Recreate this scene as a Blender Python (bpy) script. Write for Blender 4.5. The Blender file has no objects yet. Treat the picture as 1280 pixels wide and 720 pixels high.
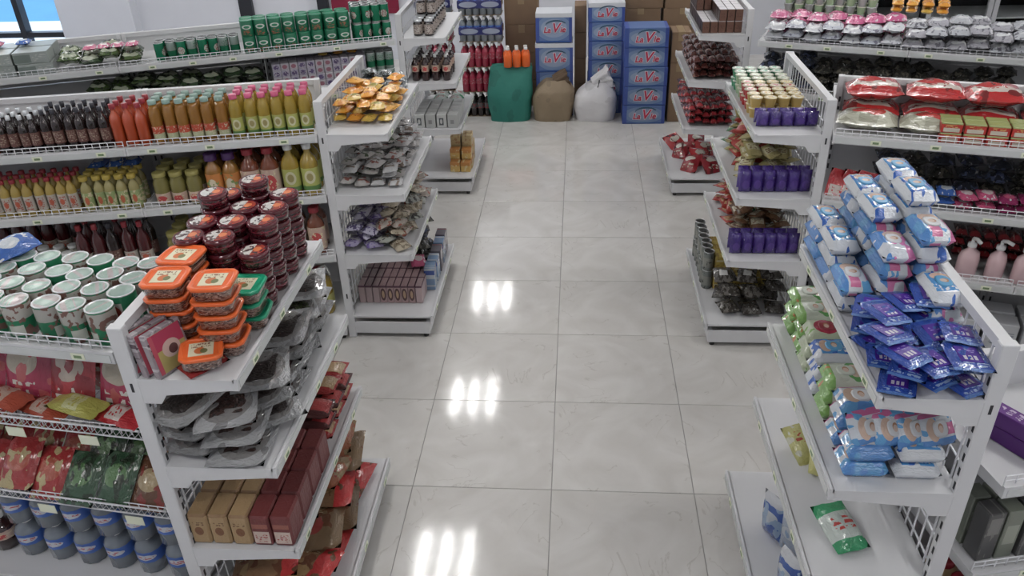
import bpy, bmesh, math, random
from mathutils import Vector, Matrix, Euler, noise
random.seed(7)
PI = math.pi
R = math.radians
SC = bpy.context.scene
COL = SC.collection

# ---------------------------------------------------------------- camera
cam_d = bpy.data.cameras.new('camera')
cam = bpy.data.objects.new('camera', cam_d)
COL.objects.link(cam)
def aim_camera():
    pitch, yaw, roll = .5263, -.091, -.037
    s, c = math.sin(yaw), math.cos(yaw)
    F = Vector((s*math.cos(pitch), c*math.cos(pitch), -math.sin(pitch)))
    U = Vector((s*math.sin(pitch), c*math.sin(pitch), math.cos(pitch)))
    Rt = Vector((c, -s, 0))
    RX = math.cos(roll)*Rt + math.sin(roll)*U
    UP = -math.sin(roll)*Rt + math.cos(roll)*U
    M = Matrix((RX, UP, -F)).transposed().to_4x4()
    M.translation = Vector((.095, -2.5445, 2.48))
    cam.matrix_world = M
aim_camera()
cam_d.sensor_width = 36
cam_d.lens = 1008.4/1280*36
cam_d.clip_start = .05
cam_d.clip_end = 100
SC.camera = cam

# ---------------------------------------------------------------- world, exposure, lamps
world = bpy.data.worlds.new('sky')
SC.world = world
world.use_nodes = True
world.node_tree.nodes['Background'].inputs[0].default_value = (.62, .78, 1, 1)
world.node_tree.nodes['Background'].inputs[1].default_value = 2.2
vs = SC.view_settings
vs.view_transform = 'Standard'
vs.look = 'None'
vs.gamma = 1
vs.use_curve_mapping = False
vs.exposure = 0.0
TUBE_W = 3.95            # watts in each tube's area light
LAMP_COLOR = (1.0, .985, .97)
CEIL = 3.0
LAMP_SPOTS = [(x, y) for x in (-6.8, -3.9, -1.0, 1.9, 4.8) for y in (-2.1, .05, 2.2, 4.4, 6.55)]

# ---------------------------------------------------------------- node materials
MATS = {}
def rgba(c):
    return (c[0], c[1], c[2], 1)
def mat(name, col, rough=.5, metal=0, trans=0, emis=None, estr=1, coat=0, grain=0, gscale=60, ior=1.45, alpha=1, bump=0, bscale=120):
    if name in MATS: return MATS[name]
    m = bpy.data.materials.new(name); m.use_nodes = True
    nt = m.node_tree; b = nt.nodes['Principled BSDF']
    b.inputs['Base Color'].default_value = rgba(col)
    b.inputs['Roughness'].default_value = rough
    b.inputs['Metallic'].default_value = metal
    b.inputs['Transmission Weight'].default_value = trans
    b.inputs['Coat Weight'].default_value = coat
    b.inputs['IOR'].default_value = ior
    b.inputs['Alpha'].default_value = alpha
    if emis:
        b.inputs['Emission Color'].default_value = rgba(emis); b.inputs['Emission Strength'].default_value = estr
    if grain or bump:
        tc = nt.nodes.new('ShaderNodeTexCoord'); nz = nt.nodes.new('ShaderNodeTexNoise')
        nz.inputs['Scale'].default_value = gscale if grain else bscale
        nt.links.new(tc.outputs['Object'], nz.inputs['Vector'])
        if grain:
            mx = nt.nodes.new('ShaderNodeMix'); mx.data_type = 'RGBA'
            mx.inputs[6].default_value = rgba([v*(1-grain) for v in col]); mx.inputs[7].default_value = rgba([min(1, v*(1+grain)) for v in col])
            nt.links.new(nz.outputs['Fac'], mx.inputs[0]); nt.links.new(mx.outputs[2], b.inputs['Base Color'])
        if bump:
            bp = nt.nodes.new('ShaderNodeBump'); bp.inputs['Strength'].default_value = bump; bp.inputs['Distance'].default_value = .004
            nt.links.new(nz.outputs['Fac'], bp.inputs['Height']); nt.links.new(bp.outputs[0], b.inputs['Normal'])
    MATS[name] = m
    return m

def pmat(name, base, marks=(), axes='xy', rough=.35, coat=0, metal=0, trans=0, vary=.12, bump=0):
    """printed packaging: flat print laid over generated coordinates. marks:
    ('rect', x0, x1, y0, y1, col)  ('ell', cx, cy, rx, ry, col)  ('spots', scale, thr, col[, x0,x1,y0,y1])  ('type', nx, ny, x0, x1, y0, y1, col)"""
    if name in MATS: return MATS[name]
    m = bpy.data.materials.new(name); m.use_nodes = True
    nt = m.node_tree; N = nt.nodes; L = nt.links; b = N['Principled BSDF']
    b.inputs['Roughness'].default_value = rough
    b.inputs['Coat Weight'].default_value = coat
    b.inputs['Metallic'].default_value = metal
    b.inputs['Transmission Weight'].default_value = trans
    tc = N.new('ShaderNodeTexCoord'); sp = N.new('ShaderNodeSeparateXYZ'); oi = N.new('ShaderNodeObjectInfo')
    L.new(tc.outputs['Generated'], sp.inputs[0])
    A = sp.outputs['XYZ'.index(axes[0].upper())]; B = sp.outputs['XYZ'.index(axes[1].upper())]
    def mth(op, *a):
        n = N.new('ShaderNodeMath'); n.operation = op
        for i, v in enumerate(a):
            if isinstance(v, (int, float)): n.inputs[i].default_value = v
            else: L.new(v, n.inputs[i])
        return n.outputs[0]
    def box(x0, x1, y0, y1):
        return mth('MULTIPLY', mth('COMPARE', A, (x0+x1)/2, (x1-x0)/2), mth('COMPARE', B, (y0+y1)/2, (y1-y0)/2))
    def nz(scale, sx=1, sy=1):
        mp = N.new('ShaderNodeMapping'); mp.inputs['Scale'].default_value = (sx, sy, 1)
        cb = N.new('ShaderNodeCombineXYZ'); L.new(A, cb.inputs[0]); L.new(B, cb.inputs[1]); L.new(cb.outputs[0], mp.inputs[0])
        n = N.new('ShaderNodeTexNoise'); n.noise_dimensions = '4D'; n.inputs['Scale'].default_value = scale; n.inputs['Detail'].default_value = 1.5
        L.new(mp.outputs[0], n.inputs['Vector']); L.new(mth('MULTIPLY', oi.outputs['Random'], 9.0), n.inputs['W'])
        return n.outputs['Fac']
    cur = None
    rgb = N.new('ShaderNodeRGB'); rgb.outputs[0].default_value = rgba(base); cur = rgb.outputs[0]
    for k in marks:
        col = [v for v in k if isinstance(v, tuple)][0]
        if k[0] == 'rect': f = box(*k[1:5])
        elif k[0] == 'ell':
            dx = mth('DIVIDE', mth('SUBTRACT', A, k[1]), k[3]); dy = mth('DIVIDE', mth('SUBTRACT', B, k[2]), k[4])
            f = mth('LESS_THAN', mth('ADD', mth('MULTIPLY', dx, dx), mth('MULTIPLY', dy, dy)), 1.0)
        elif k[0] == 'spots':
            f = mth('GREATER_THAN', nz(k[1]), k[2])
            if len(k) > 4: f = mth('MULTIPLY', f, box(*k[4:8]))
        elif k[0] == 'type':
            f = mth('MULTIPLY', mth('GREATER_THAN', nz(1.0, k[1], k[2]), .52), box(*k[3:7]))
            f = mth('MULTIPLY', f, mth('LESS_THAN', mth('FRACT', mth('MULTIPLY', B, k[2])), .62))
        mx = N.new('ShaderNodeMix'); mx.data_type = 'RGBA'
        L.new(f, mx.inputs[0]); L.new(cur, mx.inputs[6]); mx.inputs[7].default_value = rgba(col); cur = mx.outputs[2]
    hs = N.new('ShaderNodeHueSaturation')
    hs.inputs['Saturation'].default_value = .97
    L.new(mth('ADD', mth('MULTIPLY', oi.outputs['Random'], vary), .86-vary/2), hs.inputs['Value'])
    L.new(cur, hs.inputs['Color']); L.new(hs.outputs[0], b.inputs['Base Color'])
    if bump:
        n = N.new('ShaderNodeTexNoise'); n.inputs['Scale'].default_value = 7; n.inputs['Detail'].default_value = 2
        n.inputs['Distortion'].default_value = .8
        L.new(tc.outputs['Generated'], n.inputs['Vector'])
        bp = N.new('ShaderNodeBump'); bp.inputs['Strength'].default_value = bump; bp.inputs['Distance'].default_value = .01
        L.new(n.outputs['Fac'], bp.inputs['Height']); L.new(bp.outputs[0], b.inputs['Normal'])
    MATS[name] = m
    return m

# ---------------------------------------------------------------- mesh builder
class MB:
    def __init__(s): s.v = []; s.f = []; s.sm = []
    def add(s, vs, fs, smooth=False):
        o = len(s.v); s.v += [tuple(p) for p in vs]; s.f += [tuple(i+o for i in f) for f in fs]; s.sm += [smooth]*len(fs)
    def box(s, x0, x1, y0, y1, z0, z1, M=None):
        vs = [Vector((x, y, z)) for z in (z0, z1) for y in (y0, y1) for x in (x0, x1)]
        if M is not None: vs = [M @ p for p in vs]
        s.add(vs, [(0, 2, 3, 1), (4, 5, 7, 6), (0, 1, 5, 4), (2, 6, 7, 3), (0, 4, 6, 2), (1, 3, 7, 5)])
        return s
    def bbox(s, x0, x1, y0, y1, z0, z1, b=.004, M=None):
        """box with its upright and top edges cut back by b"""
        def ring(i, z): return [(x0+i, y0+b, z), (x0+b, y0+i, z), (x1-b, y0+i, z), (x1-i, y0+b, z), (x1-i, y1-b, z), (x1-b, y1-i, z), (x0+b, y1-i, z), (x0+i, y1-b, z)]
        rs = [ring(b*.7, z0), ring(0, z0+b), ring(0, z1-b), ring(b*.7, z1)]
        vs = [Vector(p) for r in rs for p in r]
        if M is not None: vs = [M @ p for p in vs]
        fs = [tuple(range(7, -1, -1)), tuple(range(24, 32))]
        for k in range(3):
            for i in range(8): fs.append((k*8+i, k*8+(i+1) % 8, k*8+8+(i+1) % 8, k*8+8+i))
        s.add(vs, fs)
        return s
    def lathe(s, prof, seg=14, M=None, sx=1, sy=1, pw=2, smooth=True, ox=0, oy=0):
        """profile (r, z) swept round z; pw > 2 squares the section"""
        vs = []
        for r, z in prof:
            for i in range(seg):
                a = 2*PI*i/seg; c, d = math.cos(a), math.sin(a)
                k = (abs(c)**pw+abs(d)**pw)**(-1/pw)
                vs.append(Vector((ox+r*c*k*sx, oy+r*d*k*sy, z)))
        if M is not None: vs = [M @ p for p in vs]
        n = len(prof); fs = []
        for k in range(n-1):
            for i in range(seg): fs.append((k*seg+i, k*seg+(i+1) % seg, (k+1)*seg+(i+1) % seg, (k+1)*seg+i))
        s.add(vs, fs, smooth)
        s.add(vs[:seg], [tuple(range(seg-1, -1, -1))]); s.add(vs[-seg:], [tuple(range(seg))])
        return s
    def tube(s, pts, r, seg=6):
        pts = [Vector(p) for p in pts]; vs = []
        for i, p in enumerate(pts):
            d = (pts[min(i+1, len(pts)-1)]-pts[max(i-1, 0)]).normalized()
            a = d.cross(Vector((0, 0, 1)) if abs(d.z) < .9 else Vector((1, 0, 0))).normalized(); b = d.cross(a)
            vs += [p+a*r*math.cos(2*PI*k/seg)+b*r*math.sin(2*PI*k/seg) for k in range(seg)]
        fs = [tuple(range(seg)), tuple(range(len(vs)-1, len(vs)-seg-1, -1))]
        for i in range(len(pts)-1):
            for k in range(seg): fs.append((i*seg+k, i*seg+seg+k, i*seg+seg+(k+1) % seg, i*seg+(k+1) % seg))
        s.add(vs, fs, seg > 4)
        return s
    def pouch(s, w, h, t, seed=0, p=.5, crimp=.1, wr=.12, nx=8, ny=8, M=None):
        """filled bag lying flat, width along x and height along y, sealed at both y ends; base at z=0"""
        def prof(u, e): return max(0, 1-abs(2*u-1)**e)
        vs = []
        for side in (1, -1):
            for j in range(ny+1):
                v = j/ny
                for i in range(nx+1):
                    u = i/nx
                    vv = min(1, max(0, (v-crimp)/(1-2*crimp)))
                    k = (prof(u, 2.6)**p)*(prof(vv, 2.6)**p)
                    n = noise.noise(Vector((u*3+seed*7.3, v*3+seed*3.1, side*2.0)))
                    n2 = noise.noise(Vector((u*7+seed*5.3, v*7, side*4.0+seed)))
                    z = side*t/2*k*(1+wr*3*n+wr*2*n2)
                    if k < .02: z += t*.12*noise.noise(Vector((u*4+seed, v, 1)))
                    x = (u-.5)*w*(1-.05*k); y = (v-.5)*h
                    x += wr*.1*w*noise.noise(Vector((v*4, seed*2.2, 0))); y += wr*.1*h*noise.noise(Vector((u*4, seed*1.7, 5)))
                    vs.append(Vector((x, y, z+t/2)))
        fs = []; W = nx+1; O2 = W*(ny+1)
        for j in range(ny):
            for i in range(nx):
                a = j*W+i
                fs.append((a, a+1, a+W+1, a+W)); fs.append((O2+a, O2+a+W, O2+a+W+1, O2+a+1))
        rim = [i for i in range(nx+1)]+[j*W+nx for j in range(1, ny+1)]+[ny*W+i for i in range(nx-1, -1, -1)]+[j*W for j in range(ny-1, 0, -1)]
        for a, b in zip(rim, rim[1:]+rim[:1]): fs.append((a, O2+a, O2+b, b))
        if M is not None: vs = [M @ q for q in vs]
        s.add(vs, fs, True)
        return s
    def mesh(s, name, m):
        me = bpy.data.meshes.new(name)
        me.from_pydata(s.v, [], s.f); me.materials.append(m)
        me.polygons.foreach_set('use_smooth', s.sm); me.update()
        return me
    def obj(s, name, m, parent=None):
        return link(name, s.mesh(name, m), parent)
def link(name, data, parent=None):
    o = bpy.data.objects.new(name, data); COL.objects.link(o)
    if parent is not None: o.parent = parent
    return o
def empty(name, loc=(0, 0, 0), rz=0):
    o = link(name, None); o.location = loc; o.rotation_euler = (0, 0, rz); o.empty_display_size = .05
    return o
def tag(o, label=None, cat=None, group=None, kind=None):
    if label: o['label'] = label
    if cat: o['category'] = cat
    if group: o['group'] = group
    if kind: o['kind'] = kind
    return o
ORD = ['first', 'second', 'third', 'fourth', 'fifth', 'sixth', 'seventh', 'eighth', 'ninth', 'tenth', 'eleventh', 'twelfth', 'thirteenth',
       'fourteenth', 'fifteenth', 'sixteenth', 'seventeenth', 'eighteenth', 'nineteenth', 'twentieth']

# product kinds: name -> list of variants, each a list of (part name, mesh, [sub-parts])
KINDS = {}
def kind(key, *variants): KINDS[key] = variants
def put(key, loc, rot=(0, 0, 0), sc=1.0, label='', cat='', group=None, var=None):
    vs = KINDS[key]; v = vs[random.randrange(len(vs))] if var is None else vs[var % len(vs)]
    root = link(v[0][0], v[0][1])
    root.location = (loc[0], loc[1], loc[2]+.0015); root.rotation_euler = rot
    root.scale = (sc, sc, sc) if isinstance(sc, (int, float)) else sc
    for p in v[1:]:
        c = link(p[0], p[1], root)
        for q in p[2:]: link(q[0], q[1], c)
    return tag(root, label, cat, group)

from mathutils.bvhtree import BVHTree
POLY = {}
def tree_of(o, M):
    me = o.data
    if me.name not in POLY:
        POLY[me.name] = ([v.co.copy() for v in me.vertices], [tuple(q.vertices) for q in me.polygons])
    vs, fs = POLY[me.name]; ws = [M @ v for v in vs]
    return BVHTree.FromPolygons(ws, fs), ws
def settle(objs, base, step=.005, most=.30, cap=None):
    """lay soft goods down one after another so that each rests on the ones under it instead of passing through them"""
    done = []
    for o in objs:
        M = Matrix.LocRotScale(o.location, o.rotation_euler, o.scale)
        t, ws = tree_of(o, M)
        dz = base+.0015-min(w.z for w in ws)
        x0 = min(w.x for w in ws); x1 = max(w.x for w in ws); y0 = min(w.y for w in ws); y1 = max(w.y for w in ws)
        near = [d for d in done if d[1] < x1 and d[2] > x0 and d[3] < y1 and d[4] > y0]
        up = 0
        while near:
            M2 = Matrix.Translation((0, 0, dz+up)) @ M
            t, _ = tree_of(o, M2)
            if not any(t.overlap(d[0]) for d in near) or up > most: break
            up += step
        if cap is not None and dz+up+max(w.z for w in ws) > base+cap:
            for c in list(o.children): bpy.data.objects.remove(c)
            bpy.data.objects.remove(o); continue
        M2 = Matrix.Translation((0, 0, dz+up)) @ M
        t, _ = tree_of(o, M2)
        o.location.z += dz+up
        done.append((t, x0, x1, y0, y1))

# ================================================================= ROOM
tilem = None
def tile_material(name='glazed floor tile'):
    m = bpy.data.materials.new(name); m.use_nodes = True
    nt = m.node_tree; N = nt.nodes; L = nt.links; b = N['Principled BSDF']
    tc = N.new('ShaderNodeTexCoord'); oi = N.new('ShaderNodeObjectInfo')
    ad = N.new('ShaderNodeVectorMath'); ad.operation = 'ADD'
    L.new(tc.outputs['Object'], ad.inputs[0]); 
    sc = N.new('ShaderNodeVectorMath'); sc.operation = 'SCALE'; sc.inputs[3].default_value = 1.0
    cb = N.new('ShaderNodeCombineXYZ'); fl = N.new('ShaderNodeMath'); fl.operation = 'ROUND'; ml = N.new('ShaderNodeMath'); ml.operation = 'MULTIPLY'; ml.inputs[1].default_value = 2
    L.new(oi.outputs['Random'], ml.inputs[0]); L.new(ml.outputs[0], fl.inputs[0]); L.new(fl.outputs[0], cb.inputs[0]); L.new(cb.outputs[0], ad.inputs[1])
    n1 = N.new('ShaderNodeTexNoise'); n1.inputs['Scale'].default_value = 3.2; n1.inputs['Detail'].default_value = 5; n1.inputs['Distortion'].default_value = 1.6
    n2 = N.new('ShaderNodeTexNoise'); n2.inputs['Scale'].default_value = 2.2; n2.inputs['Detail'].default_value = 8; n2.inputs['Distortion'].default_value = 2.5
    L.new(ad.outputs[0], n1.inputs['Vector']); L.new(ad.outputs[0], n2.inputs['Vector'])
    r1 = N.new('ShaderNodeValToRGB'); r1.color_ramp.elements[0].color = (.515, .50, .475, 1); r1.color_ramp.elements[1].color = (.61, .60, .58, 1)
    r1.color_ramp.elements[0].position = .3; r1.color_ramp.elements[1].position = .7
    L.new(n1.outputs['Fac'], r1.inputs[0])
    sb = N.new('ShaderNodeMath'); sb.operation = 'SUBTRACT'; sb.inputs[1].default_value = .5; L.new(n2.outputs['Fac'], sb.inputs[0])
    ab = N.new('ShaderNodeMath'); ab.operation = 'ABSOLUTE'; L.new(sb.outputs[0], ab.inputs[0])
    r2 = N.new('ShaderNodeValToRGB'); r2.color_ramp.elements[0].color = (.7, .7, .7, 1); r2.color_ramp.elements[1].color = (0, 0, 0, 1); r2.color_ramp.elements[1].position = .012
    L.new(ab.outputs[0], r2.inputs[0])
    n3 = N.new('ShaderNodeTexNoise'); n3.inputs['Scale'].default_value = 4.5; L.new(ad.outputs[0], n3.inputs['Vector'])
    g3 = N.new('ShaderNodeMath'); g3.operation = 'GREATER_THAN'; g3.inputs[1].default_value = .56; L.new(n3.outputs['Fac'], g3.inputs[0])
    mm = N.new('ShaderNodeMath'); mm.operation = 'MULTIPLY'; L.new(g3.outputs[0], mm.inputs[0]); L.new(r2.outputs[0], mm.inputs[1])
    mx = N.new('ShaderNodeMix'); mx.data_type = 'RGBA'; mx.inputs[7].default_value = (.42, .40, .37, 1)
    L.new(mm.outputs[0], mx.inputs[0]); L.new(r1.outputs[0], mx.inputs[6]); L.new(mx.outputs[2], b.inputs['Base Color'])
    b.inputs['Roughness'].default_value = .10
    b.inputs['IOR'].default_value = 1.5
    n4 = N.new('ShaderNodeTexNoise'); n4.inputs['Scale'].default_value = 9; L.new(tc.outputs['Object'], n4.inputs['Vector'])
    bp = N.new('ShaderNodeBump'); bp.inputs['Strength'].default_value = .05; bp.inputs['Distance'].default_value = .01
    L.new(n4.outputs['Fac'], bp.inputs['Height']); L.new(bp.outputs[0], b.inputs['Normal'])
    return m
tilem = tile_material()
grout = mat('grey grout', (.30, .29, .28), .8)
X0, X1, Y0, Y1 = -7.8, 6.6, -3.0, 7.2
floor = MB().box(X0, X1, Y0, Y1, -.1, -.003).obj('floor', grout); tag(floor, kind='structure')
tb = MB().bbox(-.2985, .2985, -.2985, .2985, -.012, 0, .0015).mesh('tile', tilem)
rest = MB()
for i in range(-13, 11):
    for j in range(-5, 12):
        x, y = .3+.6*i, .3+.6*j
        if -5 <= i <= 4 and -3 <= j <= 9:
            t = link('tile', tb, floor); t.location = (x, y, 0)
        else: rest.box(x-.2985, x+.2985, y-.2985, y+.2985, -.012, 0)
tag(rest.obj('outer_tiles', tilem, floor), kind='stuff')
wallm = mat('white wall paint', (.66, .68, .74), .6, grain=.04, gscale=3)
ceilm = mat('white ceiling board', (.60, .60, .60), .7)
darkm = mat('dark window frame', (.02, .022, .03), .4)
def struct(name, mb, m): return tag(mb.obj(name, m), kind='structure')
struct('ceiling', MB().box(X0-.1, X1+.1, Y0-.1, Y1+.1, CEIL, CEIL+.1), ceilm)
struct('wall_front', MB().box(X0-.1, X1+.1, Y0-.1, Y0, 0, CEIL), wallm)
struct('wall_left', MB().box(X0-.1, X0, Y0, Y1, 0, CEIL), wallm)
struct('wall_right', MB().box(X1, X1+.1, Y0, Y1, 0, CEIL), wallm)
struct('wall_back', MB().box(-6.12, X1, Y1, Y1+.12, 0, CEIL), wallm)
struct('trim_1', MB().box(-6.12, -5.2, Y1-.16, Y1, 0, CEIL), wallm)
w1 = tag(MB().box(X0, -6.12, Y1+.045, Y1+.055, .02, 2.7).obj('window_1', mat('window glass', (.95, .98, 1), .02, trans=1, ior=1.05)), kind='structure')
MB().box(X0, -6.12, Y1, Y1+.1, 2.7, CEIL).obj('lintel', wallm, w1)
for a, b_ in [(X0, X0+.08), (-6.76, -6.69), (-6.15, -6.12)]: MB().box(a, b_, Y1-.02, Y1+.1, 0, 2.7).obj('frame_post', darkm, w1)
for z, h in ((.0, .03), (.33, .06), (2.6, .1)): MB().box(X0, -6.12, Y1-.015, Y1+.09, z, z+h).obj('frame_rail', darkm, w1)
for k, (a, b_) in enumerate([(-3.92, -3.76), (-2.97, -2.84)]): tag(MB().box(a, b_, Y1-.05, Y1, 0, CEIL).obj('trim_%d' % (k+2), darkm), kind='structure')
struct('pavement', MB().box(-20, 4, Y1+.15, Y1+3.2, -.3, -.12), mat('outdoor concrete', (.85, .86, .88), .8, grain=.08, gscale=2))
struct('road', MB().box(-24, 8, Y1+3.2, Y1+24, -.32, -.16), mat('blue painted road', (.10, .30, .48), .7, grain=.15, gscale=1))

# ceiling lamps: recessed troffers with three bare tubes
tubem = mat('lit tube', (1, 1, 1), .4, emis=LAMP_COLOR, estr=14)
trayw = mat('lamp tray white', (.85, .85, .85), .4)
tray = MB().box(-.3, .3, -.3, .3, .045, .05).box(-.3, -.29, -.3, .3, 0, .045).box(.29, .3, -.3, .3, 0, .045).box(-.29, .29, -.3, -.29, 0, .045).box(-.29, .29, .29, .3, 0, .045).mesh('lamp_tray', trayw)
tubeme = MB().tube([(0, -.27, 0), (0, .27, 0)], .013, 8).mesh('tube', tubem)
for k, (x, y) in enumerate(LAMP_SPOTS):
    t = link('ceiling_lamp', tray); t.location = (x, y, CEIL-.052)
    tag(t, 'square three-tube ceiling lamp, %s column, %s from camera end' % (('leftmost', 'second', 'middle', 'fourth', 'rightmost')[k//5], ('first', 'second', 'third', 'fourth', 'fifth')[k % 5]), 'ceiling lamp', 'ceiling lamps over the shop')
    for dx in (-.19, 0, .19):
        q = link('tube', tubeme, t); q.location = (dx, 0, .022)
        ld = bpy.data.lights.new('tube_light', 'AREA'); ld.shape = 'RECTANGLE'; ld.size = .03; ld.size_y = .54
        ld.energy = TUBE_W; ld.color = LAMP_COLOR
        lo = bpy.data.objects.new('tube_light', ld); COL.objects.link(lo); lo.location = (x+dx, y, CEIL-.046)
# ================================================================= SHELVING
white = mat('white powder coated steel', (.60, .605, .62), .38, grain=.03, gscale=4)
slotm = mat('slot shadow black', (.03, .03, .035), .7)
stripm = mat('clear price strip', (.56, .58, .58), .25)
tagm = mat('price tag paper', (.72, .75, .60), .6)
tagg = mat('price tag print', (.16, .24, .12), .6)
footm = mat('black rubber foot', (.02, .02, .02), .6)
wirem = mat('white wire', (.74, .75, .78), .4)
TIERS = (.14, .52, .86, 1.18)
HU = 1.345
def wire_mesh(x0, x1, z0, z1, y, px=.05, pz=.10, r=.0022):
    mb = MB(); n = int(round((x1-x0)/px))
    for i in range(n+1):
        x = x0+(x1-x0)*i/n; mb.box(x-r, x+r, y-r, y+r, z0, z1)
    n = int(round((z1-z0)/pz))
    for i in range(n+1):
        z = z0+(z1-z0)*i/n; mb.box(x0, x1, y+r, y+3*r, z-r, z+r)
    return mb
def shelf_mesh(L, d, th=.034, lip=.012, curb=True):
    """steel shelf: deck, folded front lip with a low curb"""
    e = .0012; mb = MB().box(e, L-e, -d, 0, -th*.25, 0)
    mb.box(e, L-e, -d, -d+.004, -th, 0).box(e, L-e, -d-.010, -d, -th, .006 if curb else 0)
    mb.box(e, L-e, -d+.004, -d+.03, -th, -th+.003).box(e, L-e, -.004, 0, -th, 0)
    return mb
def bracket_mesh(d, x):
    """tapering end bracket, deep at the upright"""
    mb = MB(); t = .003
    P = [(-d+.002, -.001), (0, -.001), (0, -.085), (-.07, -.085), (-.09, -.055), (-d+.002, -.034)]
    vs = [(x-t, y, z) for y, z in P]+[(x+t, y, z) for y, z in P]; n = len(P)
    mb.add(vs, [tuple(range(n)), tuple(range(2*n-1, n-1, -1))]+[(i, i+n, (i+1) % n+n, (i+1) % n) for i in range(n)])
    return mb
def shelf_unit(name, loc, rz, L, depths, label, group, cat='shelf unit', grid=True, rear=False, wires=(), tags=True, guards=True, solid=False, height=HU, tiers=TIERS):
    """free-standing steel shelf unit: length along local x, shelves reach to local -y"""
    u = empty(name, loc, rz); tag(u, label, cat, group)
    pw = .03
    for x in (pw/2+.001, L-pw/2-.001):
        MB().bbox(x-pw/2, x+pw/2, -.022, .022, .0, height, .003).obj('upright', white, u)
        sl = MB()
        for k in range(int((height-.2)/.05)):
            z = .17+k*.05
            sl.box(x+.001, x+.010, -.0228, -.0215, z, z+.026)
        for sx in (-1, 1): sl.box(x+sx*pw/2-.0004, x+sx*pw/2+.0004, -.004, .004, height-.21, height-.18).box(x+sx*pw/2-.0004, x+sx*pw/2+.0004, -.004, .004, .25, .28)
        tag(sl.obj('slots', slotm, u), kind='stuff')
        MB().box(x-.014, x+.014, -.016, .016, -.0, .02).obj('foot', footm, u)
    MB().box(pw, L-pw, -.016, .016, height-.028, height-.002).obj('top_rail', white, u)
    if grid:
        wire_mesh(pw/2, L-pw/2, .16, height-.03, -.006).obj('wire_back', wirem, u)
    if solid:
        z = .12
        while z < height-.06:
            MB().box(pw/2, L-pw/2, -.006, .006, z+.004, min(z+.30, height-.03)).obj('back_panel', white, u); z += .30
    for side in ((1, -1) if rear else (1,)):
        for k, (z, d) in enumerate(zip(tiers, depths)):
            if k == 0:
                b = shelf_mesh(L, d, .04).obj('base_shelf', white, u)
                p = MB().box(.004, L-.004, -d+.012, -d+.022, .028-z, -.042).box(.003, .012, -d+.02, 0, .028-z, -.04).box(L-.012, L-.003, -d+.02, 0, .028-z, -.04).obj('plinth', white, b)
                for x in (.03, L-.03): MB().lathe([(.014, -z), (.014, .03-z)], 8, ox=x, oy=-d+.04).obj('foot', footm, b)
            elif k in wires:
                mb = MB()
                n = int(L/.022)
                for i in range(n+1):
                    x = .01+(L-.02)*i/n
                    mb.tube([(x, -.01, -.004), (x, -d, -.004), (x, -d-.006, .03)], .0018, 4)
                mb.tube([(.004, -d-.006, .03), (L-.004, -d-.006, .03)], .004, 5).tube([(.004, -d, -.008), (L-.004, -d, -.008)], .003, 5).tube([(.004, -d/2, -.008), (L-.004, -d/2, -.008)], .003, 5)
                mb.tube([(.004, -.01, -.008), (L-.004, -.01, -.008)], .003, 5)
                b = mb.obj('wire_shelf', wirem, u)
            else:
                b = shelf_mesh(L, d).obj('shelf', white, u)
            b.location = (0, 0, z)
            if side < 0: b.rotation_euler = (0, 0, PI); b.location = (L, 0, z)
            if k and k not in wires:
                for x in (.006, L-.006): bracket_mesh(d, x).obj('bracket', white, b)
            if side > 0:
                if k not in wires: MB().box(.012, L-.012, -d-.0125, -d-.0103, -.030, -.004).obj('price_strip', stripm, b)
                if tags:
                    nt_ = 3 if L < .95 else 4
                    for i in range(nt_):
                        x = L*(i+.5)/nt_+random.uniform(-.06, .06)
                        s = 1.5 if k in wires else 1
                        pt = MB().box(x-.022*s, x+.022*s, -d-.0145, -d-.0128, -.028*s, -.006).obj('price_tag', tagm, b)
                        if k not in wires: MB().box(x-.013, x+.013, -d-.0152, -d-.0146, -.022, -.012).obj('tag_print', tagg, b)
                if guards and k:
                    g = MB(); y = -d+.008; h = .032
                    g.tube([(.01, y, h), (L-.01, y, h)], .0022, 4).tube([(.01, y, .014), (L-.01, y, .014)], .0018, 4)
                    n = int(L/.035)
                    for i in range(n+1):
                        x = .01+(L-.02)*i/n; g.box(x-.0014, x+.0014, y-.0014, y+.0014, 0, h)
                    g.obj('wire_guard', wirem, b)
    return u

XL, XR, WE = -1.144, 1.239, .874
LEFT_Y = (-.835, 1.145, 3.12)
RIGHT_Y = (-.857, 1.10, 3.09)
DEP = (.45, .375, .365, .315)
nm = ('near', 'middle', 'far')
for k, y in enumerate(LEFT_Y):
    shelf_unit('end_shelf_unit', (XL+(.016 if k == 0 else 0), y, 0), PI/2, WE if k else .85, DEP if k else tuple(d-.02 for d in DEP),
        'white end-of-row steel shelf unit left of aisle, ' + ('closest to camera', 'middle one', 'closest to sacks')[k], 'end shelf units along the aisle', guards=False)
for k, y in enumerate(RIGHT_Y):
    w = WE if k else .85
    shelf_unit('end_shelf_unit', ((XR, XR, XR)[k]-(.095 if k == 0 else 0), y+w, 0), -PI/2, w, DEP if k else (.42, .35, .34, .27),
        'white end-of-row steel shelf unit right of aisle, ' + ('closest to camera', 'middle one', 'closest to stacked cartons')[k], 'end shelf units along the aisle', guards=False)

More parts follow.
